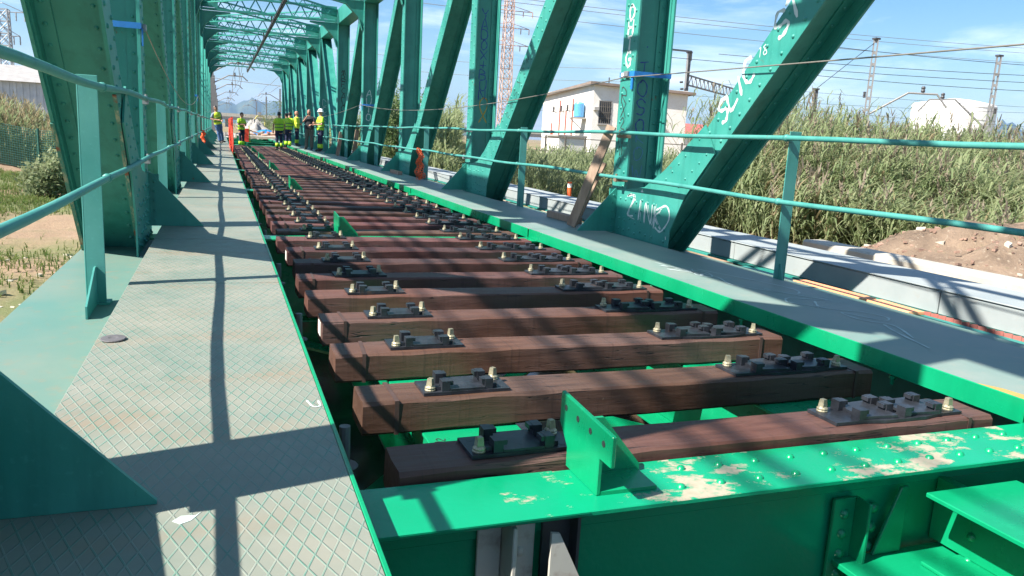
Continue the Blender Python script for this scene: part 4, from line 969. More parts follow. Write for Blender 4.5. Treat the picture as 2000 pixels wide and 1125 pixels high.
stones('mound_stones', 60, (9.8, 16.5, 6.2, 12.2), 0.02, 0.09, 'stone_pale', 5, mz)
stones('mound_clods', 1500, (9.6, 16.6, 6.2, 12.6), 0.012, 0.06, 'rubble', 8, mz)
stones('loose_stones', 260, (-6.5, -1.7, 5.5, 16), 0.015, 0.07, 'stone_pale', 6)
# traffic post near the reeds
p = empty('marker_post', 'small orange and white marker post before the reeds', 'marker post', (9.25, 20.5, -0.9))
W(MB().tube([(9.25, 20.5, -0.66), (9.25, 20.5, -0.12)], 0.06, 10), 'stem', 'net_orange', p); W(MB().tube([(9.25, 20.5, -0.28), (9.25, 20.5, -0.17)], 0.064, 10), 'band', 'white_tag', p)

# ------------------------------------------------------------------ vegetation
def blades(pos, hs, nl, ll, lw, seed, lean=0.08, droop=1.0, start=0.25):
    """reed plants as numpy arrays: upright stems with drooping leaves"""
    r = np.random.default_rng(seed); N = len(hs); T = N * nl
    base = np.repeat(pos, nl, 0); h = np.repeat(hs, nl)
    la = np.repeat(2.2 * np.sin(pos[:, 0] * .7 + 1.3 * np.sin(pos[:, 1] * .45)) + r.normal(0, .9, N), nl); lm = np.repeat(np.abs(r.normal(0, lean, N)), nl)
    s = np.tile(np.linspace(start, 1.0, nl), N) + r.normal(0, 0.04, T); s = np.clip(s, 0.05, 1.02)
    st = base + np.stack([np.cos(la) * lm * h * s * s, np.sin(la) * lm * h * s * s, h * s], 1)
    az = -0.6 + r.normal(0, 1.25, T) + 0.5 * np.sin(base[:, 0] * 1.1 + base[:, 1]); L_ = ll * r.uniform(0.6, 1.25, T) * np.clip(0.55 + 0.6 * s, 0, 1.1); w = lw * r.uniform(0.7, 1.3, T)
    el = r.uniform(0.75, 1.25, T); dx, dy = np.cos(az), np.sin(az); V = np.zeros((T, 4, 2, 3)); p = st.copy()
    dr = droop * r.uniform(0.5, 1.2, T)
    for k in range(4):
        wk = w * (0.55, 1.0, 0.75, 0.08)[k] / 2
        side = np.stack([-dy, dx, np.zeros(T)], 1) * wk[:, None]
        V[:, k, 0] = p - side; V[:, k, 1] = p + side
        e = el - dr * k * 0.55
        p = p + np.stack([dx * np.cos(e), dy * np.cos(e), np.sin(e)], 1) * (L_ / 3)[:, None]
    V = V.reshape(-1, 3); o = np.arange(T)[:, None] * 8
    F = np.concatenate([o + np.array([[2*k, 2*k+1, 2*k+3, 2*k+2]]) for k in range(3)], 0)
    # stems
    S = np.zeros((N, 4, 3)); a = r.uniform(0, 6.28, N); wst = 0.011
    la1 = la[::nl]; lm1 = lm[::nl]; top = pos + np.stack([np.cos(la1) * lm1 * hs, np.sin(la1) * lm1 * hs, hs], 1)
    sd = np.stack([np.cos(a), np.sin(a), 0 * a], 1) * wst
    S[:, 0] = pos - sd; S[:, 1] = pos + sd; S[:, 2] = top + sd * 0.6; S[:, 3] = top - sd * 0.6
    F2 = len(V) + np.arange(N)[:, None] * 4 + np.array([[0, 1, 2, 3]])
    return np.concatenate([V, S.reshape(-1, 3)], 0), np.concatenate([F, F2], 0), top
def plumes(tops, ln, wd, seed):
    r = np.random.default_rng(seed); N = len(tops); nb = 12; T = N * nb
    base = np.repeat(tops, nb, 0); tilt = np.repeat(r.uniform(0, 6.28, N), nb); l = np.repeat(ln * r.uniform(0.6, 1.2, N), nb)
    s = np.tile(np.linspace(0, 0.9, nb), N); az = r.uniform(0, 6.28, T)
    c = base + np.stack([np.cos(tilt) * 0.22 * l * s * s, np.sin(tilt) * 0.22 * l * s * s, l * s], 1)
    w = wd * (0.35 + np.sin(np.pi * (s * 0.85 + 0.12))) ; L_ = l * 0.34
    dx, dy = np.cos(az) * w, np.sin(az) * w
    V = np.zeros((T, 4, 3)); ww = np.stack([-np.sin(az), np.cos(az), 0 * az], 1) * 0.022
    V[:, 0] = c - ww; V[:, 1] = c + ww; e = c + np.stack([dx, dy, L_], 1); V[:, 2] = e + ww * .3; V[:, 3] = e - ww * .3
    return V.reshape(-1, 3), np.arange(T)[:, None] * 4 + np.array([[0, 1, 2, 3]])
def scatter(n, box, fn, seed):
    r = np.random.default_rng(seed); x = r.uniform(box[0], box[1], n); y = r.uniform(box[2], box[3], n); h = fn(x, y, r); k = h > 0.05
    x, y, h = x[k], y[k], h[k]; return np.stack([x, y, ground_z(x, y) - 0.03], 1), h
def bed_tall(x, y, r):
    d_ = np.hypot(x, y); az = x / np.maximum(y, .1); m = (y > 1) & (az > 0.66) & (az < 1.7) & (d_ > 16.4 + 1.2 * np.sin(x * 1.3))
    h = 1.0 + 1.35 * np.clip((d_ - 17) / 9, 0, 1) + 0.35 * np.clip((0.95 - az) / 0.2, 0, 1) - 0.40 * np.clip((az - 0.95) / 0.3, 0, 1); h = h * r.uniform(0.55, 1.10, len(x)) * (1 + 0.13 * np.sin(x * 0.9 + y * 0.5) + 0.13 * np.sin(x * 2.3 - y * 1.7) + 0.08 * np.sin(y * 3.1 + x))
    return np.where(m, h, 0)
pos, hs = scatter(15000, (11, 30, 6, 28), bed_tall, 11)
Vv, Ff, tops = blades(pos, hs, 14, 0.80, 0.036, 12, lean=0.42, droop=1.55, start=0.08)
stuff(tag(link_mesh('reed_bed', quads_mesh('reed_bed', Vv, Ff, 'reed_leaf')), 'tall dense reed bed behind the dirt mound', 'reeds'))
k = np.random.default_rng(5).random(len(hs)) < 0.13
Vv, Ff = plumes(tops[k], 0.50, 0.10, 13); stuff(tag(link_mesh('reed_plumes', quads_mesh('reed_plumes', Vv, Ff, 'reed_plume')), 'brown feathery plumes above the tall reed bed', 'reed plumes'))
k2 = np.random.default_rng(6).random(len(hs)) < 0.16
Vv, Ff, _ = blades(pos[k2], hs[k2] * 0.92, 9, 0.55, 0.04, 14); stuff(tag(link_mesh('dry_reeds', quads_mesh('dry_reeds', Vv, Ff, 'reed_dry')), 'straw coloured dead reeds mixed into the tall bed', 'reeds'))
def bed_low(x, y, r):
    az = x / y; m = (az < 0.68) & (az > 0.27) & (x > 9.3 + 0.4 * np.sin(y)) & (np.hypot(x, y) > 16); h = (1.05 + 0.25 * np.sin(x + y * .7)) * r.uniform(0.7, 1.15, len(x))
    return np.where(m, h, 0)
pos, hs = scatter(6500, (9, 24, 13.5, 42), bed_low, 21); Vv, Ff, _ = blades(pos, hs, 9, 0.42, 0.046, 22, start=0.1)
stuff(tag(link_mesh('low_reeds', quads_mesh('low_reeds', Vv, Ff, 'pale_leaf')), 'knee high green reeds in front of the white building', 'reeds'))
def bed_clump(x, y, r):
    m = (x > 7.6) & (x / y < 0.29); h = (3.1 + 0.5 * np.sin(y * .8 + x)) * r.uniform(0.6, 1.08, len(x)) * np.clip((x - 6.8) / 2.5, .45, 1)
    return np.where(m, h, 0)
pos, hs = scatter(2600, (7, 15, 27, 60), bed_clump, 31); Vv, Ff, tops = blades(pos, hs, 14, 0.7, 0.055, 32)
stuff(tag(link_mesh('reed_clump', quads_mesh('reed_clump', Vv, Ff, 'reed_leaf')), 'tall reed clump beyond the columns with blue lettering', 'reeds'))
def bed_left(x, y, r):
    m = y > 39.5 - 0.35 * (x + 8); return np.where(m, (1.7 + 0.4 * np.sin(x * 1.1)) * r.uniform(0.7, 1.15, len(x)), 0)
pos, hs = scatter(3000, (-21, -6, 40, 52), bed_left, 41); Vv, Ff, tops = blades(pos, hs, 10, 0.6, 0.05, 42)
stuff(tag(link_mesh('reed_bank', quads_mesh('reed_bank', Vv, Ff, 'reed_leaf')), 'reed covered bank behind the green mesh fence', 'reeds'))
Vv, Ff = plumes(tops[::2], 0.6, 0.10, 43); stuff(tag(link_mesh('reed_plumes', quads_mesh('reed_plumes', Vv, Ff, 'reed_dry')), 'straw coloured plumes above the bank behind the mesh fence', 'reed plumes'))
def grass(x, y, r): return np.where(np.sin(x * .9 + 1) + np.sin(y * .55) + r.normal(0, .5, len(x)) > -0.1, r.uniform(.04, .14, len(x)), 0)
pos, hs = scatter(26000, (-9, -1.8, 12, 38), grass, 51); Vv, Ff, _ = blades(pos, hs, 4, 0.11, 0.014, 52, start=0.2)
stuff(tag(link_mesh('grass', quads_mesh('grass', Vv, Ff, 'grass')), 'short patchy grass on the bare earth before the mesh fence', 'grass'))
def wall(x, y, r): return np.where((y > 64) & ((x < -1.6) | (x > 6.5)), r.uniform(.4, 1.3, len(x)), 0)
pos, hs = scatter(2500, (-16, 22, 66, 150), wall, 61); Vv, Ff, _ = blades(pos, hs, 8, 0.6, 0.09, 62, start=0.15)
stuff(tag(link_mesh('scrub', quads_mesh('scrub', Vv, Ff, 'reed_leaf')), 'low dry scrub along the old track bed past the bridge', 'scrub'))
def bush(name, x, y, rx, rz, n, mat, label, seed, trunk=True, group=None):
    r = np.random.default_rng(seed); z0 = float(ground_z(np.array([x]), np.array([y]))[0])
    e = empty(name, label, 'bush', (x, y, z0), group)
    cl = r.normal(0, 0.45, (14, 3)); cl[:, 2] = np.abs(cl[:, 2])
    P = cl[r.integers(0, 14, n)] + r.normal(0, 0.22, (n, 3)); P[:, 2] = np.clip(P[:, 2] + 0.25, 0.0, 1.4)
    P = P * np.array([rx, rx, rz]) + np.array([0, 0, rz * 0.15])
    a = r.normal(0, 1, (n, 3)); a /= np.linalg.norm(a, axis=1)[:, None]; bb = np.cross(a, r.normal(0, 1, (n, 3))); bb /= np.linalg.norm(bb, axis=1)[:, None]
    s = r.uniform(0.05, 0.11, n)[:, None]; V = np.stack([P - a * s, P + bb * s * .4, P + a * s, P - bb * s * .4], 1).reshape(-1, 3)
    link_mesh('crown', quads_mesh('crown', V, np.arange(n)[:, None] * 4 + np.array([[0, 1, 2, 3]]), mat), e)
    t = MB()
    for i in range(4): t.tube([(0, 0, -0.05), (cl[i][0] * rx * .3, cl[i][1] * rx * .3, rz * .4), (cl[i][0] * rx, cl[i][1] * rx, rz * .8)], [0.05, 0.035, 0.012], 5)
    tk = t.build('trunk', 'bark', e); return e
bush('bush', -4.9, 27.0, 0.75, 1.0, 3600, 'pale_leaf', 'pale leafy bush growing in front of the mesh fence', 71)
bush('bush', 8.6, 38.0, 1.7, 2.6, 6500, 'bush_leaf', 'dark green bush among reeds beyond the blue lettered column', 72)
bush('bush', 10.2, 52.0, 2.2, 3.4, 6500, 'bush_leaf', 'tall green bush beyond the column lettered AUTO', 73)
for i, (x, y, rx, rz) in enumerate(((9, 96, 5, 2.4), (17, 104, 6, 2.6), (26, 110, 6, 2.2), (5.5, 118, 5, 1.8))):
    bush('bush', x, y, rx, rz, 2600, 'bush_leaf', 'low green bush far off beside the old track bed', 80 + i, group='bushes beside the old track bed')

# ------------------------------------------------------------------ mesh fence and shed on the left
f = empty('mesh_fence', 'dark green mesh fence with slim posts below the reed bank', 'fence', (-9, 39, -1.4))
fp = [(-17 + i * 2.4, 41.6 - i * 0.55) for i in range(6)]
for (x, y) in fp:
    z = float(ground_z(np.array([x]), np.array([y]))[0]); W(MB().tube([(x, y, z - 0.1), (x, y, z + 1.85)], 0.05, 8), 'post', 'fence_green', f)
for (x0, y0), (x1, y1) in zip(fp, fp[1:]):
    za = float(ground_z(np.array([x0]), np.array([y0]))[0]); zb = float(ground_z(np.array([x1]), np.array([y1]))[0]); b = MB(); n = 26
    for i in range(1, n):
        t = i / n; x, y, z = x0 + (x1 - x0) * t, y0 + (y1 - y0) * t, za + (zb - za) * t; b.tube([(x, y, z + 0.05), (x, y, z + 1.75)], 0.011, 4, cap=False)
    for j in range(18): b.tube([(x0, y0, za + 0.06 + j * 0.099), (x1, y1, zb + 0.06 + j * 0.099)], 0.011, 4, cap=False)
    W(b, 'mesh_panel', 'fence_green', f)
s = empty('warehouse', 'grey ribbed metal warehouse behind the reed bank', 'warehouse', (-26, 96, -1))
b = MB(); b.box(-46, -10, 96, 112, -1, 4.0)
W(b, 'wall', 'shed_grey', s)
for i in range(60): W(MB().box(-45.8 + i * 0.6, -45.55 + i * 0.6, 95.92, 95.995, -1, 3.98), 'rib', 'shed_grey', s)
W(MB().add([(-46.4, 95.4, 4.0), (-9.6, 95.4, 4.0), (-9.6, 104, 6.0), (-46.4, 104, 6.0), (-9.6, 112.6, 4.0), (-46.4, 112.6, 4.0)], [(0, 1, 2, 3), (3, 2, 4, 5), (0, 3, 5), (1, 4, 2), (0, 5, 4, 1)]), 'roof', 'concrete_grey', s)

# ------------------------------------------------------------------ towers, masts, wires
def lattice_tower(name, x, y, h, wb_, wt, mat, label, arms=(), nseg=14, r=0.05):
    e = empty(name, label, 'pylon', (x, y, -1)); b = MB(); c = MB()
    def corner(t, i): w = (wb_ + (wt - wb_) * t) / 2; return Vector((x + w * (-1, 1, 1, -1)[i], y + w * (-1, -1, 1, 1)[i], -1 + h * t))
    for i in range(4):
        b.tube([corner(0, i), corner(1, i)], r, 4)
        for k in range(nseg):
            p, q = corner(k / nseg, i), corner((k + 1) / nseg, (i + 1) % 4); p2, q2 = corner(k / nseg, (i + 1) % 4), corner((k + 1) / nseg, i)
            c.tube([p, q], r * .6, 4, cap=False); c.tube([p2, q2], r * .6, 4, cap=False); c.tube([q2, q], r * .6, 4, cap=False)
    W(b, 'leg_frame', mat, e); W(c, 'bracing', mat, e)
    for z, ln in arms:
        a = MB()
        for sx in (-1, 1):
            a.tube([(x, y, z), (x + sx * ln, y, z + 0.1)], r * .8, 4); a.tube([(x, y, z + 1.0), (x + sx * ln, y, z + 0.1)], r * .6, 4)
            for q in (0.6, 1.0): a.tube([(x + sx * ln * q, y, z + 0.05), (x + sx * ln * q, y, z - 0.9)], r * 1.1, 5)
        W(a, 'cross_arm', mat, e)
    return e
lattice_tower('pylon', 49, 140, 36, 2.1, 1.1, 'pylon_paint', 'tall rusty orange lattice pylon behind the white building', ((17.5, 4), (20.5, 4), (23.5, 4.5), (27, 3.5)), 20, 0.085)
lattice_tower('pylon', 33, 150, 42, 1.3, 1.0, 'galv', 'slender grey lattice tower beyond the blue lettered column', (), 26, 0.05)
lattice_tower('pylon', -23.5, 110, 13.5, 1.5, 1.1, 'galv', 'grey lattice tower in front of the warehouse', ((9.5, 1.6), (12.2, 2.2)), 10, 0.07)
def mast(x, y, h, label, arm=None, zb=-0.6, ang=0.0):
    e = empty('catenary_mast', label, 'mast', (x, y, zb), 'catenary masts', 0.0)
    ca, sa = math.cos(ang), math.sin(ang)
    b = MB()
    for s in (-1, 1): b.obox((x + s * 0.12 * ca, y + s * 0.12 * sa, zb + h/2), ((ca, sa, 0), (-sa, ca, 0), (0, 0, 1)), (0.048, 0.10, h/2))
    W(b, 'channel_pair', 'mast_grey', e)
    b = MB(); k = 0.3
    while k < h: b.obox((x, y, zb + k), ((ca, sa, 0), (-sa, ca, 0), (0, 0, 1)), (0.083, 0.085, 0.09)); k += 0.75
    W(b, 'battens', 'mast_grey', e); W(MB().box(x - 0.22, x + 0.22, y - 0.16, y + 0.16, zb + h, zb + h + 0.12), 'cap', 'dark_steel', e)
    if arm:
        zr, reach, up_ = arm; sg = 1 if reach > 0 else -1
        dx, dy = ca * sg, sa * sg; R_l = abs(reach)
        P = lambda t, z: (x + dx * t, y + dy * t, z)
        W(MB().tube([P(0.1, zr), P(R_l * 0.5, zr + up_), P(R_l * 0.86, zr + up_ - 0.05), P(R_l, zr + up_ - 0.9)], 0.07, 7), 'cantilever_arm', 'mast_grey', e)
        W(MB().lathe([(0.10, 0), (0.14, 0.1), (0.10, 0.2), (0.14, 0.3), (0.08, 0.4)], P(R_l * 0.68, zr + up_ + 0.05), 8), 'insulator', 'dark_steel', e)
        ins = MB()
        for j in range(4): ins.lathe([(0.06, 0), (0.11, 0.05), (0.06, 0.1)], P(-0.28, zr + 1.1 + j * 0.1), 8)
        W(ins, 'insulator', 'dark_steel', e)
    return e
mast(41.4, 43.5, 9.4, 'catenary mast with drooping arm rising from the reeds', (3.9, 4.8, 1.5), ang=-0.72)
mast(51.0, 42.0, 9.0, 'catenary mast beside the white tank with short arm', (3.4, -4.6, 2.0), ang=-0.72)
mast(43.8, 51.6, 6.6, 'small catenary mast behind the reeds without an arm', None)
e = mast(37.0, 59.5, 9.4, 'catenary portal mast carrying a lattice beam by the building', None, ang=0.3)
b = MB(); lattice(b, (37.2, 59.5, 6.2), (50.0, 70.0, 6.2), 0.8, 14, w=0.08, t=0.05, chord=(0.14, 0.12)); W(b, 'portal_beam', 'mast_grey', e)
b = MB(); b.bar((33.0, 58.0, 8.75), (37.2, 59.5, 8.95), 0.14, 0.14); b.bar((37.2, 59.5, 8.95), (37.2, 59.5, 8.2), 0.12, 0.12); W(b, 'top_arm', 'mast_grey', e)
for j in range(7): W(MB().lathe([(0.10, 0), (0.18, 0.08), (0.10, 0.16)], (36.3 + (j % 2) * 0.1, 59.2, 3.0 + j * 0.55), 8), 'insulator', 'dark_steel', e)
for i, z in enumerate((8.2, 7.3, 6.9, 6.3, 5.3, 4.7, 4.0)):
    dirv = Vector((9.6, -1.5 - 0.5 * (i % 3), 0.12 * (i % 2))); p = Vector((41.4, 43.5 + 0.3 * (i % 3), z))
    cable('overhead_wire', sag(p - dirv * (0.6 + 0.5 * (i % 3)), p + dirv * 3.4 + Vector((0, 0, 0.5)), 0.45, 14), 0.020 if i < 4 else 0.011, 'black_cable', 'dark overhead wire strung past the masts above the reeds', 'wire', 'overhead wires above the reeds')
for i, (za, zb_) in enumerate(((15.2, 18.2), (15.0, 17.6), (14.0, 16.4))):
    cable('transmission_line', sag((15, 80 + i, za), (135, 80 + i, zb_), 1.0, 16), 0.03, 'mast_grey', 'thin power line high in the sky over the masts', 'wire', 'power lines in the sky')
for i, z in enumerate((9.5, 8.2, 5.0)):
    cable('overhead_wire', sag((8, 90 + i, z), (44, 74, z - 0.6), 0.6, 12), 0.022, 'mast_grey', 'thin wire running behind the columns towards the portal mast', 'wire', 'wires behind the columns')
guy = cable('guy_wire', [(41.3, 43.5, 8.6), (33.0, 45.5, 1.2)], 0.02, 'black_cable', 'guy wire slanting down from the drooping-arm mast', 'wire')
# masts along the track past the bridge
def track_mast(x, y, sg, label):
    e = empty('catenary_mast', label, 'mast', (x, y, -0.1), 'catenary masts past the bridge')
    W(MB().box(x - 0.12, x + 0.12, y - 0.14, y + 0.14, -0.2, 6.9), 'pole', 'mast_grey', e)
    W(MB().tube([(x, y, 5.0), (x + sg * 1.6, y, 5.9), (x + sg * 3.0, y, 5.9), (x + sg * 3.5, y, 5.45)], 0.07, 6), 'cantilever_arm', 'mast_grey', e)
    W(MB().lathe([(0.07, 0), (0.12, 0.1), (0.07, 0.2), (0.12, 0.3)], (x + sg * 2.2, y, 5.92), 8), 'insulator', 'dark_steel', e)
    W(MB().tube([(x + sg * 2.2, y, 5.9), (x + sg * 2.3, y, 4.7)], 0.03, 5), 'dropper', 'mast_grey', e)
for y in (72, 91, 112, 140, 176, 222): track_mast(-0.75, y, 1, 'grey catenary mast on the walkway side of the track past the bridge')
for y in (138, 180, 230): track_mast(9.2, y, -1, 'grey catenary mast on the far bank side past the bridge')
for i, (x, z) in enumerate(((1.4, 5.4), (2.1, 6.6), (1.7, 4.75), (6.4, 5.4), (6.6, 6.5))):
    cable('contact_wire', [(x + 0.25 * math.sin(t * 0.06 + i), t, z + 0.12 * math.cos(t * 0.25)) for t in range(63, 330, 6)], 0.022, 'mast_grey', 'catenary wire running on past the end of the bridge', 'wire', 'wires past the bridge')
cable('cross_wire', sag((-6, 84, 5.6), (16, 78, 4.4), 0.25), 0.03, 'mast_grey', 'wire crossing low over the track just past the bridge', 'wire')

# ------------------------------------------------------------------ buildings
bd = empty('signal_building', 'two-storey white rendered building with barred windows and blue tank', 'building', (22.4, 46.9, -0.7), rz=math.atan2(-1.6, 12.4))
def H(mb, name, mat, par=None, **k): o = mb.build(name, mat, None, **k); o.parent = par or bd; return o
b = MB(); b.box(0, 6.5, 0, 12.5, -0.3, 5.35); H(b, 'wall', 'white_wall')
rf = H(MB().add([(-0.35, -0.35, 5.36), (6.9, -0.35, 5.10), (6.9, 12.8, 4.75), (-0.35, 12.8, 5.0), (-0.35, -0.35, 5.52), (6.9, -0.35, 5.26), (6.9, 12.8, 4.92), (-0.35, 12.8, 5.16)], [(0,3,2,1),(4,5,6,7),(0,1,5,4),(1,2,6,5),(2,3,7,6),(3,0,4,7)]), 'roof', 'roof_tile')
H(MB().box(2.0, 2.06, 3, 3.06, 5.3, 6.1), 'vent_pipe', 'dark_steel', rf)
for (x0, x1, z0, z1) in ((0.45, 1.25, 2.95, 4.35), (1.75, 2.55, 2.95, 4.35), (4.2, 5.0, 2.95, 4.35)):
    w = H(MB().box(x0, x1, -0.012, -0.003, z0, z1), 'window', 'window_dark')
    for i in range(1, 6): H(MB().tube([(x0 + (x1-x0)*i/6, -0.06, z0), (x0 + (x1-x0)*i/6, -0.06, z1)], 0.015, 5), 'window_bar', 'iron_bar', w)
    for i in range(1, 4): H(MB().bar((x0, -0.055, z0 + (z1-z0)*i/4), (x1, -0.055, z0 + (z1-z0)*i/4), 0.02, 0.03), 'window_bar', 'iron_bar', w)
    H(MB().box(x0 - 0.08, x1 + 0.08, -0.14, -0.0125, z0 - 0.10, z0 - 0.002), 'window_sill', 'concrete_grey', w)
    fr = MB(); fr.box(x0 - 0.05, x0, -0.03, -0.0035, z0, z1); fr.box(x1, x1 + 0.05, -0.03, -0.0035, z0, z1); fr.box(x0 - 0.05, x1 + 0.05, -0.03, -0.0035, z1, z1 + 0.05); H(fr, 'window_frame', 'concrete_grey', w)
H(MB().box(0.05, 0.35, -0.3, -0.002, 3.75, 3.95), 'lamp_box', 'concrete_grey')
wt = H(MB().lathe([(0.30, 0), (0.33, 0.05), (0.33, 0.85), (0.28, 0.95), (0.10, 0.98)], (-0.40, 1.6, 3.30), 18), 'water_tank', 'tank_blue', smooth=False)
b = MB(); b.box(-1.05, -0.003, 1.1, 2.1, 3.20, 3.28); b.bar((-0.95, 1.6, 3.2), (-0.02, 1.6, 2.4), 0.05, 0.05); H(b, 'tank_shelf', 'concrete_grey')
for y in (3.4, 5.0, 6.6, 8.6):
    b = MB()
    for j in range(4): b.lathe([(0.05, 0), (0.10, 0.05), (0.05, 0.1)], (-0.20, y, 3.8 + j * 0.1), 8)
    H(b, 'insulator', 'dark_steel'); H(MB().box(-0.45, -0.003, y - 0.3, y - 0.25, 3.75, 3.8), 'insulator_arm', 'iron_bar')
for y, z1 in ((4.2, 5.0), (5.8, 4.2), (7.4, 5.0), (9.5, 3.4)): H(MB().tube([(-0.06, y, 0.2), (-0.06, y, z1 - 0.4)], 0.05, 6), 'conduit', 'rust_red')
H(MB().box(-0.004, -0.001, 2.5, 3.4, 0.4, 2.4), 'door', 'concrete_grey')
b = MB(); b.prism([(8.6, 0.3), (10.0, 0.3), (10.2, 1.9), (9.6, 2.6), (8.9, 2.0)], -0.004, -0.0015, 'yz'); H(b, 'red_mural', 'net_orange')
bx = empty('cabinet_kiosk', 'low white service kiosk at the foot of the building', 'kiosk', (19.5, 43.8, -0.7)); b = MB(); b.box(18.6, 20.3, 43.2, 45.0, -0.9, 1.25); W(b, 'wall', 'white_wall', bx); W(MB().box(18.5, 20.4, 43.1, 45.1, 1.251, 1.36), 'roof', 'concrete_grey', bx)
f = empty('iron_fence', 'thin rusty iron fence in front of the white building', 'fence', (17, 41, -0.8))
pts = [(13.2 + i * 1.05, 40.5 - i * 0.25) for i in range(13)]
for (x, y) in pts: W(MB().box(x - 0.04, x + 0.04, y - 0.04, y + 0.04, -0.9, 1.25), 'post', 'iron_bar', f)
for z in (1.15, 0.45): W(MB().bar((*pts[0], z), (*pts[-1], z), 0.05, 0.05), 'rail', 'iron_bar', f)
wl2 = tag(MB().box(11.5, 15.0, 43.0, 43.3, -0.9, 0.55).build('block_wall', 'concrete_grey', bevel=0.02), 'low grey block wall left of the iron fence', 'wall')
t = empty('storage_tank', 'large white cylindrical storage tank behind the reeds', 'tank', (138, 122, -1))
tk = MB().lathe([(7.6, 0), (7.6, 13.0), (7.3, 13.4), (3.5, 14.2), (0.2, 14.6)], (138, 122, -1), 48); W(tk, 'shell', 'tank_white', t, smooth=False)
b = MB()
for i in range(24):
    a = math.pi * 2 * i / 24; b.tube([(138 + 7.6 * math.cos(a), 122 + 7.6 * math.sin(a), 10.2), (138 + 7.6 * math.cos(a), 122 + 7.6 * math.sin(a), 11.3)], 0.05, 4)
for zz in (3.2, 6.2, 9.2, 11.6): W(MB().lathe([(7.61, 0), (7.66, 0.05), (7.61, 0.10)], (138, 122, zz), 48), 'rim_band', 'concrete_grey', t)
st_ = MB(); st_.box(133.0, 133.6, 113.4, 114.0, 3, 10.4); W(st_, 'stair_ladder', 'concrete_grey', t)
tag(MB().lathe([(5, 0), (5, 5.5), (4.6, 5.8), (0.3, 6.4)], (150, 126, -1), 32).build('storage_tank', 'tank_white'), 'smaller white tank partly hidden beside the large one', 'tank')
rh = empty('red_roofed_house', 'low house with dull red roof behind the portal mast', 'house', (60, 92, -1)); W(MB().box(56, 66, 90, 97, -1, 2.6), 'wall', 'white_wall', rh)
W(MB().add([(55.5, 89.5, 2.6), (66.5, 89.5, 2.6), (66.5, 93.5, 4.2), (55.5, 93.5, 4.2), (66.5, 97.5, 2.6), (55.5, 97.5, 2.6)], [(0,1,2,3),(3,2,4,5),(0,3,5),(1,4,2),(0,5,4,1)]), 'roof', 'red_roof', rh)
# far viaduct and skyline past the bridge
v_ = empty('viaduct', 'long grey concrete viaduct crossing far beyond the bridge', 'viaduct', (20, 420, -1)); W(MB().box(-160, 190, 416, 430, 2.6, 4.6), 'deck', 'concrete_grey', v_); W(MB().box(-160, 190, 415.6, 415.95, 4.0, 5.6), 'parapet', 'concrete', v_)
for i in range(18): W(MB().box(-150 + i * 19, -147.5 + i * 19, 419, 427, -1.2, 2.599), 'pier', 'concrete_grey', v_)
for (x, y, w, h, m_, lab) in ((46, 760, 14, 9, 'white_wall', 'white industrial block beyond the viaduct'), (34, 740, 10, 7, 'white_wall', 'small white shed beyond the viaduct'), (57, 760, 5, 17, 'concrete_grey', 'grey silo tower beyond the viaduct'), (20, 780, 12, 6, 'shed_grey', 'pale low hall far beyond the viaduct')):
    e = empty('distant_building', lab, 'building', (x, y, -1)); W(MB().box(x - w/2, x + w/2, y, y + 12, -1, h), 'wall', m_, e); W(MB().box(x - w/2 - .3, x + w/2 + .3, y - .3, y + 12.3, h + 0.001, h + 0.6), 'roof', 'concrete_grey', e)
# heaps and litter where the track has been lifted
tag(heap('gravel_heap', 3.6, 96, 2.3, 2.6, 1.5, 'gravel', 91, zb=-0.14), 'grey conical gravel heap past the end of the bridge', 'heap')
tag(heap('rubble_heap', 6.0, 76, 3.4, 4.2, 0.8, 'rubble', 92, zb=-0.14), 'brown rubble heap of broken sleepers past the bridge', 'heap')
tag(heap('tarpaulin', 4.4, 88, 1.9, 1.2, 0.55, 'blue_tarp', 93, zb=-0.12), 'crumpled blue tarpaulin over a low pile', 'tarpaulin')
r = np.random.default_rng(9)
for i in range(26):
    x, y = r.uniform(2.0, 8.0), r.uniform(66, 84); o = MB().box(-1.1, 1.1, -0.11, 0.11, 0, 0.14).build('scrap_sleeper', 'rust_red' if i % 4 == 0 else 'board_wood', loc=(x, y, -0.1 + r.uniform(0, 0.5))); o.rotation_euler = (r.normal() * .12, r.normal() * .12, r.uniform(0, 3.1)); tag(o, 'discarded timber tossed on the rubble past the bridge', 'scrap timber', 'scrap timber past the bridge')
tag(MB().box(1.0, 4.4, 64.6, 67.0, -0.1, 0.12).build('concrete_slab', 'concrete', bevel=0.02), 'pale concrete slab at the far end of the bridge', 'slab')
stones('ballast', 900, (-0.7, 9, 63.5, 100), 0.04, 0.16, 'gravel', 95)
g = empty('barrier_drum', 'small orange barrier with yellow legs behind the hi-vis worker', 'barrier', (1.35, 50, -0.1)); W(MB().box(1.15, 1.55, 49.9, 50.1, -0.05, 0.72), 'panel', 'net_red', g); W(MB().bar((1.62, 50, -0.1), (1.56, 50, 0.9), 0.05, 0.05), 'leg', 'hivis_yellow', g)
g = empty('lifting_frame', 'pale yellow lifting frame standing behind the gravel heap', 'lifting frame', (4.2, 98, -0.1)); b = MB()
b.tube([(3.7, 98, -0.2), (3.75, 98, 1.6), (3.95, 98, 1.95), (4.6, 98, 1.95), (4.8, 98, 1.6), (4.85, 98, -0.2)], 0.06, 6); W(b, 'hoop', 'yellow_machine', g); W(MB().box(4.1, 4.5, 97.8, 98.2, 0.7, 1.2), 'hoist', 'hivis_yellow', g); W(MB().box(4.05, 4.45, 97.8, 98.2, 2.0, 2.4), 'motor', 'concrete_grey', g)
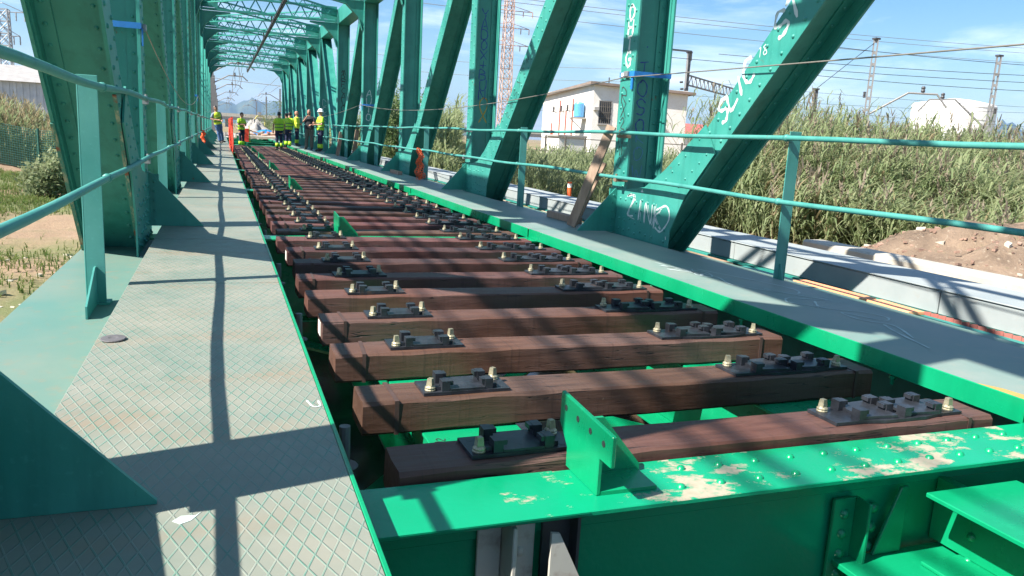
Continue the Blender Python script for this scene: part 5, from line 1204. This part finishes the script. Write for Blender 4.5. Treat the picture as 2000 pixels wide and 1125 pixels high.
# ------------------------------------------------------------------ people
def loft(b, rings, n=14):
    # rings: (cx, cy, cz, rx, ry)
    base = len(b.v)
    for (cx_, cy_, cz, rx, ry) in rings:
        for k in range(n):
            t = 2 * math.pi * k / n; b.v.append((cx_ + rx * math.cos(t), cy_ + ry * math.sin(t), cz))
    for i in range(len(rings) - 1):
        for k in range(n): b.f.append((base+i*n+k, base+i*n+(k+1) % n, base+(i+1)*n+(k+1) % n, base+(i+1)*n+k))
    b.f.append(tuple(base+k for k in range(n))[::-1]); e = base+(len(rings)-1)*n; b.f.append(tuple(e+k for k in range(n)))
def remeshed(b, name, mat, voxel):
    me = bpy.data.meshes.new(name); me.from_pydata(b.v, [], b.f); o = bpy.data.objects.new(name, me); COL.objects.link(o)
    md = o.modifiers.new('r', 'REMESH'); md.mode = 'VOXEL'; md.voxel_size = voxel
    sm = o.modifiers.new('s', 'SMOOTH'); sm.factor = 0.5; sm.iterations = 3
    dg = bpy.context.evaluated_depsgraph_get(); dg.update(); m2 = bpy.data.meshes.new_from_object(o.evaluated_get(dg))
    bpy.data.objects.remove(o); bpy.data.meshes.remove(me); m2.name = name; m2.materials.clear(); m2.materials.append(MAT[mat])
    for p in m2.polygons: p.use_smooth = True
    return m2
def person(loc, rz, label, arms, legs=((0.10, 0.0), (0.10, 0.0)), trouser='navy', bands=True, top='hivis', top_long=True, sleeve='hivis', hair='hair_dark', helmet=False, height=1.75, tilt=(0, 0), head_turn=(0, 0), vest_stripes=True, open_vest=False):
    s = height / 1.76
    e = empty('person', label, 'person', loc, None, rz)
    e.rotation_euler = (tilt[0], tilt[1], rz); e.scale = (s, s, s)
    hx, hy = head_turn
    body = MB()
    loft(body, [(0, 0, 0.88, 0.11, 0.08), (0, 0, 0.95, 0.135, 0.095), (0, 0, 1.06, 0.140, 0.10), (0, 0, 1.20, 0.165, 0.115), (0, 0, 1.34, 0.185, 0.12), (0, 0.005, 1.43, 0.165, 0.10), (0, 0.01, 1.475, 0.08, 0.07), (0, 0.005, 1.50, 0.058, 0.06)])
    body.tube([(0, 0.01, 1.44), (hx * 0.3, hy * 0.3, 1.56)], [0.062, 0.055], 12)
    loft(body, [(hx, hy - 0.015, 1.530, 0.03, 0.035), (hx, hy - 0.010, 1.555, 0.055, 0.065), (hx, hy - 0.005, 1.60, 0.070, 0.085), (hx, hy, 1.65, 0.077, 0.097), (hx, hy + 0.004, 1.70, 0.074, 0.094), (hx, hy + 0.006, 1.74, 0.052, 0.068), (hx, hy + 0.006, 1.757, 0.02, 0.025)])
    body.tube([(hx, hy - 0.09, 1.645), (hx, hy - 0.118, 1.615), (hx, hy - 0.09, 1.605)], [0.012, 0.016, 0.012], 6)
    for q in (-1, 1): body.tube([(hx + q * 0.072, hy + 0.005, 1.655), (hx + q * 0.090, hy + 0.015, 1.64), (hx + q * 0.076, hy + 0.005, 1.61)], [0.012, 0.016, 0.010], 6)
    trs = MB(); slv = MB(); bnd = MB(); bt = MB()
    loft(trs, [(0, 0, 0.80, 0.150, 0.115), (0, 0, 0.90, 0.186, 0.134), (0, 0, 1.00, 0.172, 0.124), (0, 0, 1.03, 0.168, 0.120)])
    for q, (sp, fw) in zip((-1, 1), legs):
        hip, knee, ank = Vector((q * 0.09, 0, 0.90)), Vector((q * (0.07 + sp * 0.3), -0.02 - fw * 0.6, 0.49)), Vector((q * sp, -fw, 0.085))
        body.tube([hip, hip.lerp(knee, .5), knee, knee.lerp(ank, .35), ank], [0.070, 0.064, 0.046, 0.046, 0.038], 12)
        trs.tube([hip + Vector((0, 0, 0.02)), hip.lerp(knee, .5), knee, knee.lerp(ank, .5), ank + Vector((0, 0, 0.015))], [0.108, 0.100, 0.080, 0.077, 0.072], 12)
        body.tube([ank, ank + Vector((0, -0.03, -0.04)), ank + Vector((q * 0.01, -0.15, -0.055))], [0.04, 0.040, 0.028], 8)
        bt.tube([ank + Vector((0, 0.02, 0.06)), ank + Vector((0, 0.01, 0.0)), ank + Vector((0, -0.03, -0.035)), ank + Vector((q * 0.01, -0.12, -0.045)), ank + Vector((q * 0.012, -0.19, -0.055))], [0.052, 0.054, 0.050, 0.044, 0.028], 10)
        if bands: a = knee.lerp(ank, 0.42); c = knee.lerp(ank, 0.86); bnd.tube([a, c], [0.080, 0.078], 14)
    hnd = []
    for q, (el, wr) in zip((-1, 1), arms):
        sh = Vector((q * 0.175, 0.005, 1.405)); el = Vector(el); wr = Vector(wr)
        body.tube([Vector((q * 0.12, 0.005, 1.40)), sh, sh.lerp(el, .5), el, el.lerp(wr, .4), wr], [0.06, 0.058, 0.046, 0.038, 0.036, 0.026], 10)
        d = (wr - el).normalized(); sd = d.cross(Vector((0, 0, 1)))
        sd = sd.normalized() if sd.length > .1 else Vector((1, 0, 0)); nn = sd.cross(d)
        body.tube([wr, wr + d * 0.05, wr + d * 0.095], [0.026, 0.036, 0.034], 8)
        for i in range(4):
            o_ = wr + d * 0.09 + sd * (-0.027 + 0.018 * i); ln = (0.060, 0.072, 0.068, 0.052)[i]
            body.tube([o_ - d * 0.02, o_ + d * ln * .5 - nn * 0.006, o_ + d * ln * .85 - nn * 0.026], [0.0105, 0.010, 0.009], 6)
        body.tube([wr + d * 0.03 - sd * 0.025, wr + d * 0.06 - sd * 0.052, wr + d * 0.095 - sd * 0.05], [0.012, 0.012, 0.010], 6)
        if top_long is True: slv.tube([Vector((q * 0.13, 0.005, 1.405)), sh, sh.lerp(el, .5), el, el.lerp(wr, .75)], [0.072, 0.072, 0.062, 0.054, 0.046], 10)
        else: slv.tube([Vector((q * 0.13, 0.005, 1.405)), sh, sh.lerp(el, .72)], [0.072, 0.073, 0.066], 10)
    link_mesh('body', remeshed(body, 'body', 'skin', 0.0125), e)
    loft(slv, [(0, 0, 0.99, 0.160, 0.118), (0, 0, 1.10, 0.165, 0.120), (0, 0, 1.22, 0.176, 0.126), (0, 0, 1.35, 0.196, 0.132), (0, 0.005, 1.44, 0.170, 0.110), (0, 0.01, 1.482, 0.085, 0.078)])
    link_mesh('shirt', remeshed(slv, 'shirt', sleeve, 0.018), e)
    link_mesh('trousers', remeshed(trs, 'trousers', trouser, 0.018), e)
    link_mesh('boots', remeshed(bt, 'boots', 'boot', 0.014), e)
    if bands: bnd.build('leg_bands', 'hivis', e, smooth=True)
    v = MB()
    vr = [(0, 0, 0.90, 0.200, 0.150), (0, 0, 1.05, 0.192, 0.145), (0, 0, 1.22, 0.198, 0.148), (0, 0, 1.35, 0.214, 0.150), (0, 0.005, 1.435, 0.190, 0.124), (0, 0.01, 1.478, 0.098, 0.090)]
    loft(v, vr, 20); link_mesh('vest', remeshed(v, 'vest', top, 0.02), e)
    if vest_stripes:
        for z, rx, ry in ((1.02, 0.198, 0.150), (1.17, 0.200, 0.151)):
            st = MB(); loft(st, [(0, 0, z, rx, ry), (0, 0, z + 0.05, rx + 0.002, ry + 0.001)], 24); st.build('vest_stripe', 'reflective', e, smooth=True)
    if open_vest:
        fr = MB().box(-0.05, 0.05, -0.162, -0.12, 0.92, 1.42); fr.build('open_front', 'black_cloth', e)
    hr = MB()
    if helmet:
        loft(hr, [(hx, hy, 1.675, 0.125, 0.15), (hx, hy, 1.690, 0.120, 0.145), (hx, hy, 1.695, 0.100, 0.122), (hx, hy, 1.74, 0.096, 0.116), (hx, hy, 1.79, 0.070, 0.086), (hx, hy, 1.815, 0.03, 0.035)], 20)
        hr.build('helmet', 'helmet', e, smooth=True)
    else:
        loft(hr, [(hx, hy + 0.035, 1.60, 0.072, 0.070), (hx, hy + 0.028, 1.66, 0.084, 0.082), (hx, hy + 0.016, 1.71, 0.084, 0.096), (hx, hy + 0.010, 1.755, 0.062, 0.078), (hx, hy + 0.008, 1.775, 0.025, 0.03)], 16)
        link_mesh('hair', remeshed(hr, 'hair', hair, 0.014), e)
    ey = MB()
    for q in (-1, 1): ey.dome((hx + q * 0.030, hy - 0.092, 1.655), (0, -1, 0), 0.010, 0.006)
    stuff(ey.build('eyes', 'hair_dark', e))
    return e
rest_l = ((-0.27, 0.02, 1.14), (-0.26, -0.06, 0.90)); rest_r = ((0.27, 0.02, 1.14), (0.26, -0.06, 0.90))
fold_l = ((-0.26, -0.06, 1.14), (-0.02, -0.20, 1.16)); fold_r = ((0.26, -0.06, 1.14), (0.04, -0.22, 1.10))
person((0.02, 42.3, 0.003), R_(35), 'man in blue jeans and hi-vis vest leaning on the walkway railing', (((-0.30, 0.06, 1.18), (-0.12, -0.22, 1.12)), ((0.27, 0.02, 1.16), (0.10, -0.20, 1.08))), legs=((0.07, 0.02), (0.12, -0.05)), trouser='jeans', bands=False, top='hivis_yellow', top_long=False, sleeve='grey_shirt', hair='hair_grey', height=1.80, tilt=(0, R_(-11)), head_turn=(0.0, -0.02))
person((0.98, 43.2, -0.20), R_(40), 'worker in navy hi-vis trousers with folded arms behind the red net', (fold_l, fold_r), top='hivis', top_long=False, sleeve='hivis', height=1.74, head_turn=(0.02, -0.03))
person((2.50, 38.15, -0.098), R_(188), 'worker seen from behind standing on the sleepers, navy trousers and striped hi-vis vest', (rest_l, rest_r), top='hivis', top_long=False, sleeve='hivis_yellow', height=1.70)
person((3.18, 42.2, -0.098), R_(150), 'bulky dark haired worker in hi-vis bent towards the group', (fold_l, ((0.28, 0.0, 1.16), (0.22, -0.16, 0.98))), top='hivis', sleeve='hivis', height=1.80, tilt=(R_(6), 0), head_turn=(-0.02, -0.05))
person((3.72, 43.3, 0.003), R_(70), 'bald worker in hi-vis jacket at the inside of the group', (fold_l, fold_r), top='hivis_yellow', sleeve='hivis_yellow', hair='skin', height=1.76, vest_stripes=False)
person((3.70, 36.7, 0.003), R_(-25), 'man in black shirt and grey trousers raising a hand to his face', (((-0.26, -0.10, 1.20), (-0.05, -0.22, 1.42)), ((0.27, -0.02, 1.16), (0.16, -0.22, 1.10))), legs=((0.13, 0.03), (0.10, -0.06)), trouser='khaki_grey', bands=False, top='black_cloth', top_long=False, sleeve='black_cloth', hair='hair_grey', height=1.76, vest_stripes=False, head_turn=(-0.01, -0.02))
pv = person((3.98, 34.9, 0.003), R_(-75), 'worker in white helmet and hi-vis vest talking at the railing', (((-0.26, -0.08, 1.16), (-0.06, -0.26, 1.20)), ((0.27, -0.06, 1.14), (0.14, -0.26, 1.12))), trouser='navy', top='hivis', top_long=False, sleeve='hivis', helmet=True, height=1.74)
person((3.30, 44.6, -0.098), R_(200), 'dark haired worker half hidden inside the hi-vis group', (rest_l, fold_r), top='hivis', sleeve='hivis', height=1.76)

# ------------------------------------------------------------------ haze between here and the mountains
HZ = MB().box(-11000, 11000, -3000, 11800, -40, 480).build('haze', 'gravel')
HZ.data.materials.clear(); hm = bpy.data.materials.new('haze_air'); hm.use_nodes = True; hn = hm.node_tree; hn.nodes.clear()
ho = hn.nodes.new('ShaderNodeOutputMaterial'); hv = hn.nodes.new('ShaderNodeVolumePrincipled'); hv.inputs['Color'].default_value = (0.30, 0.56, 1.0, 1); hv.inputs['Density'].default_value = 0.00009; hv.inputs['Anisotropy'].default_value = 0.2
hn.links.new(hv.outputs[0], ho.inputs['Volume']); HZ.data.materials.append(hm); stuff(HZ)
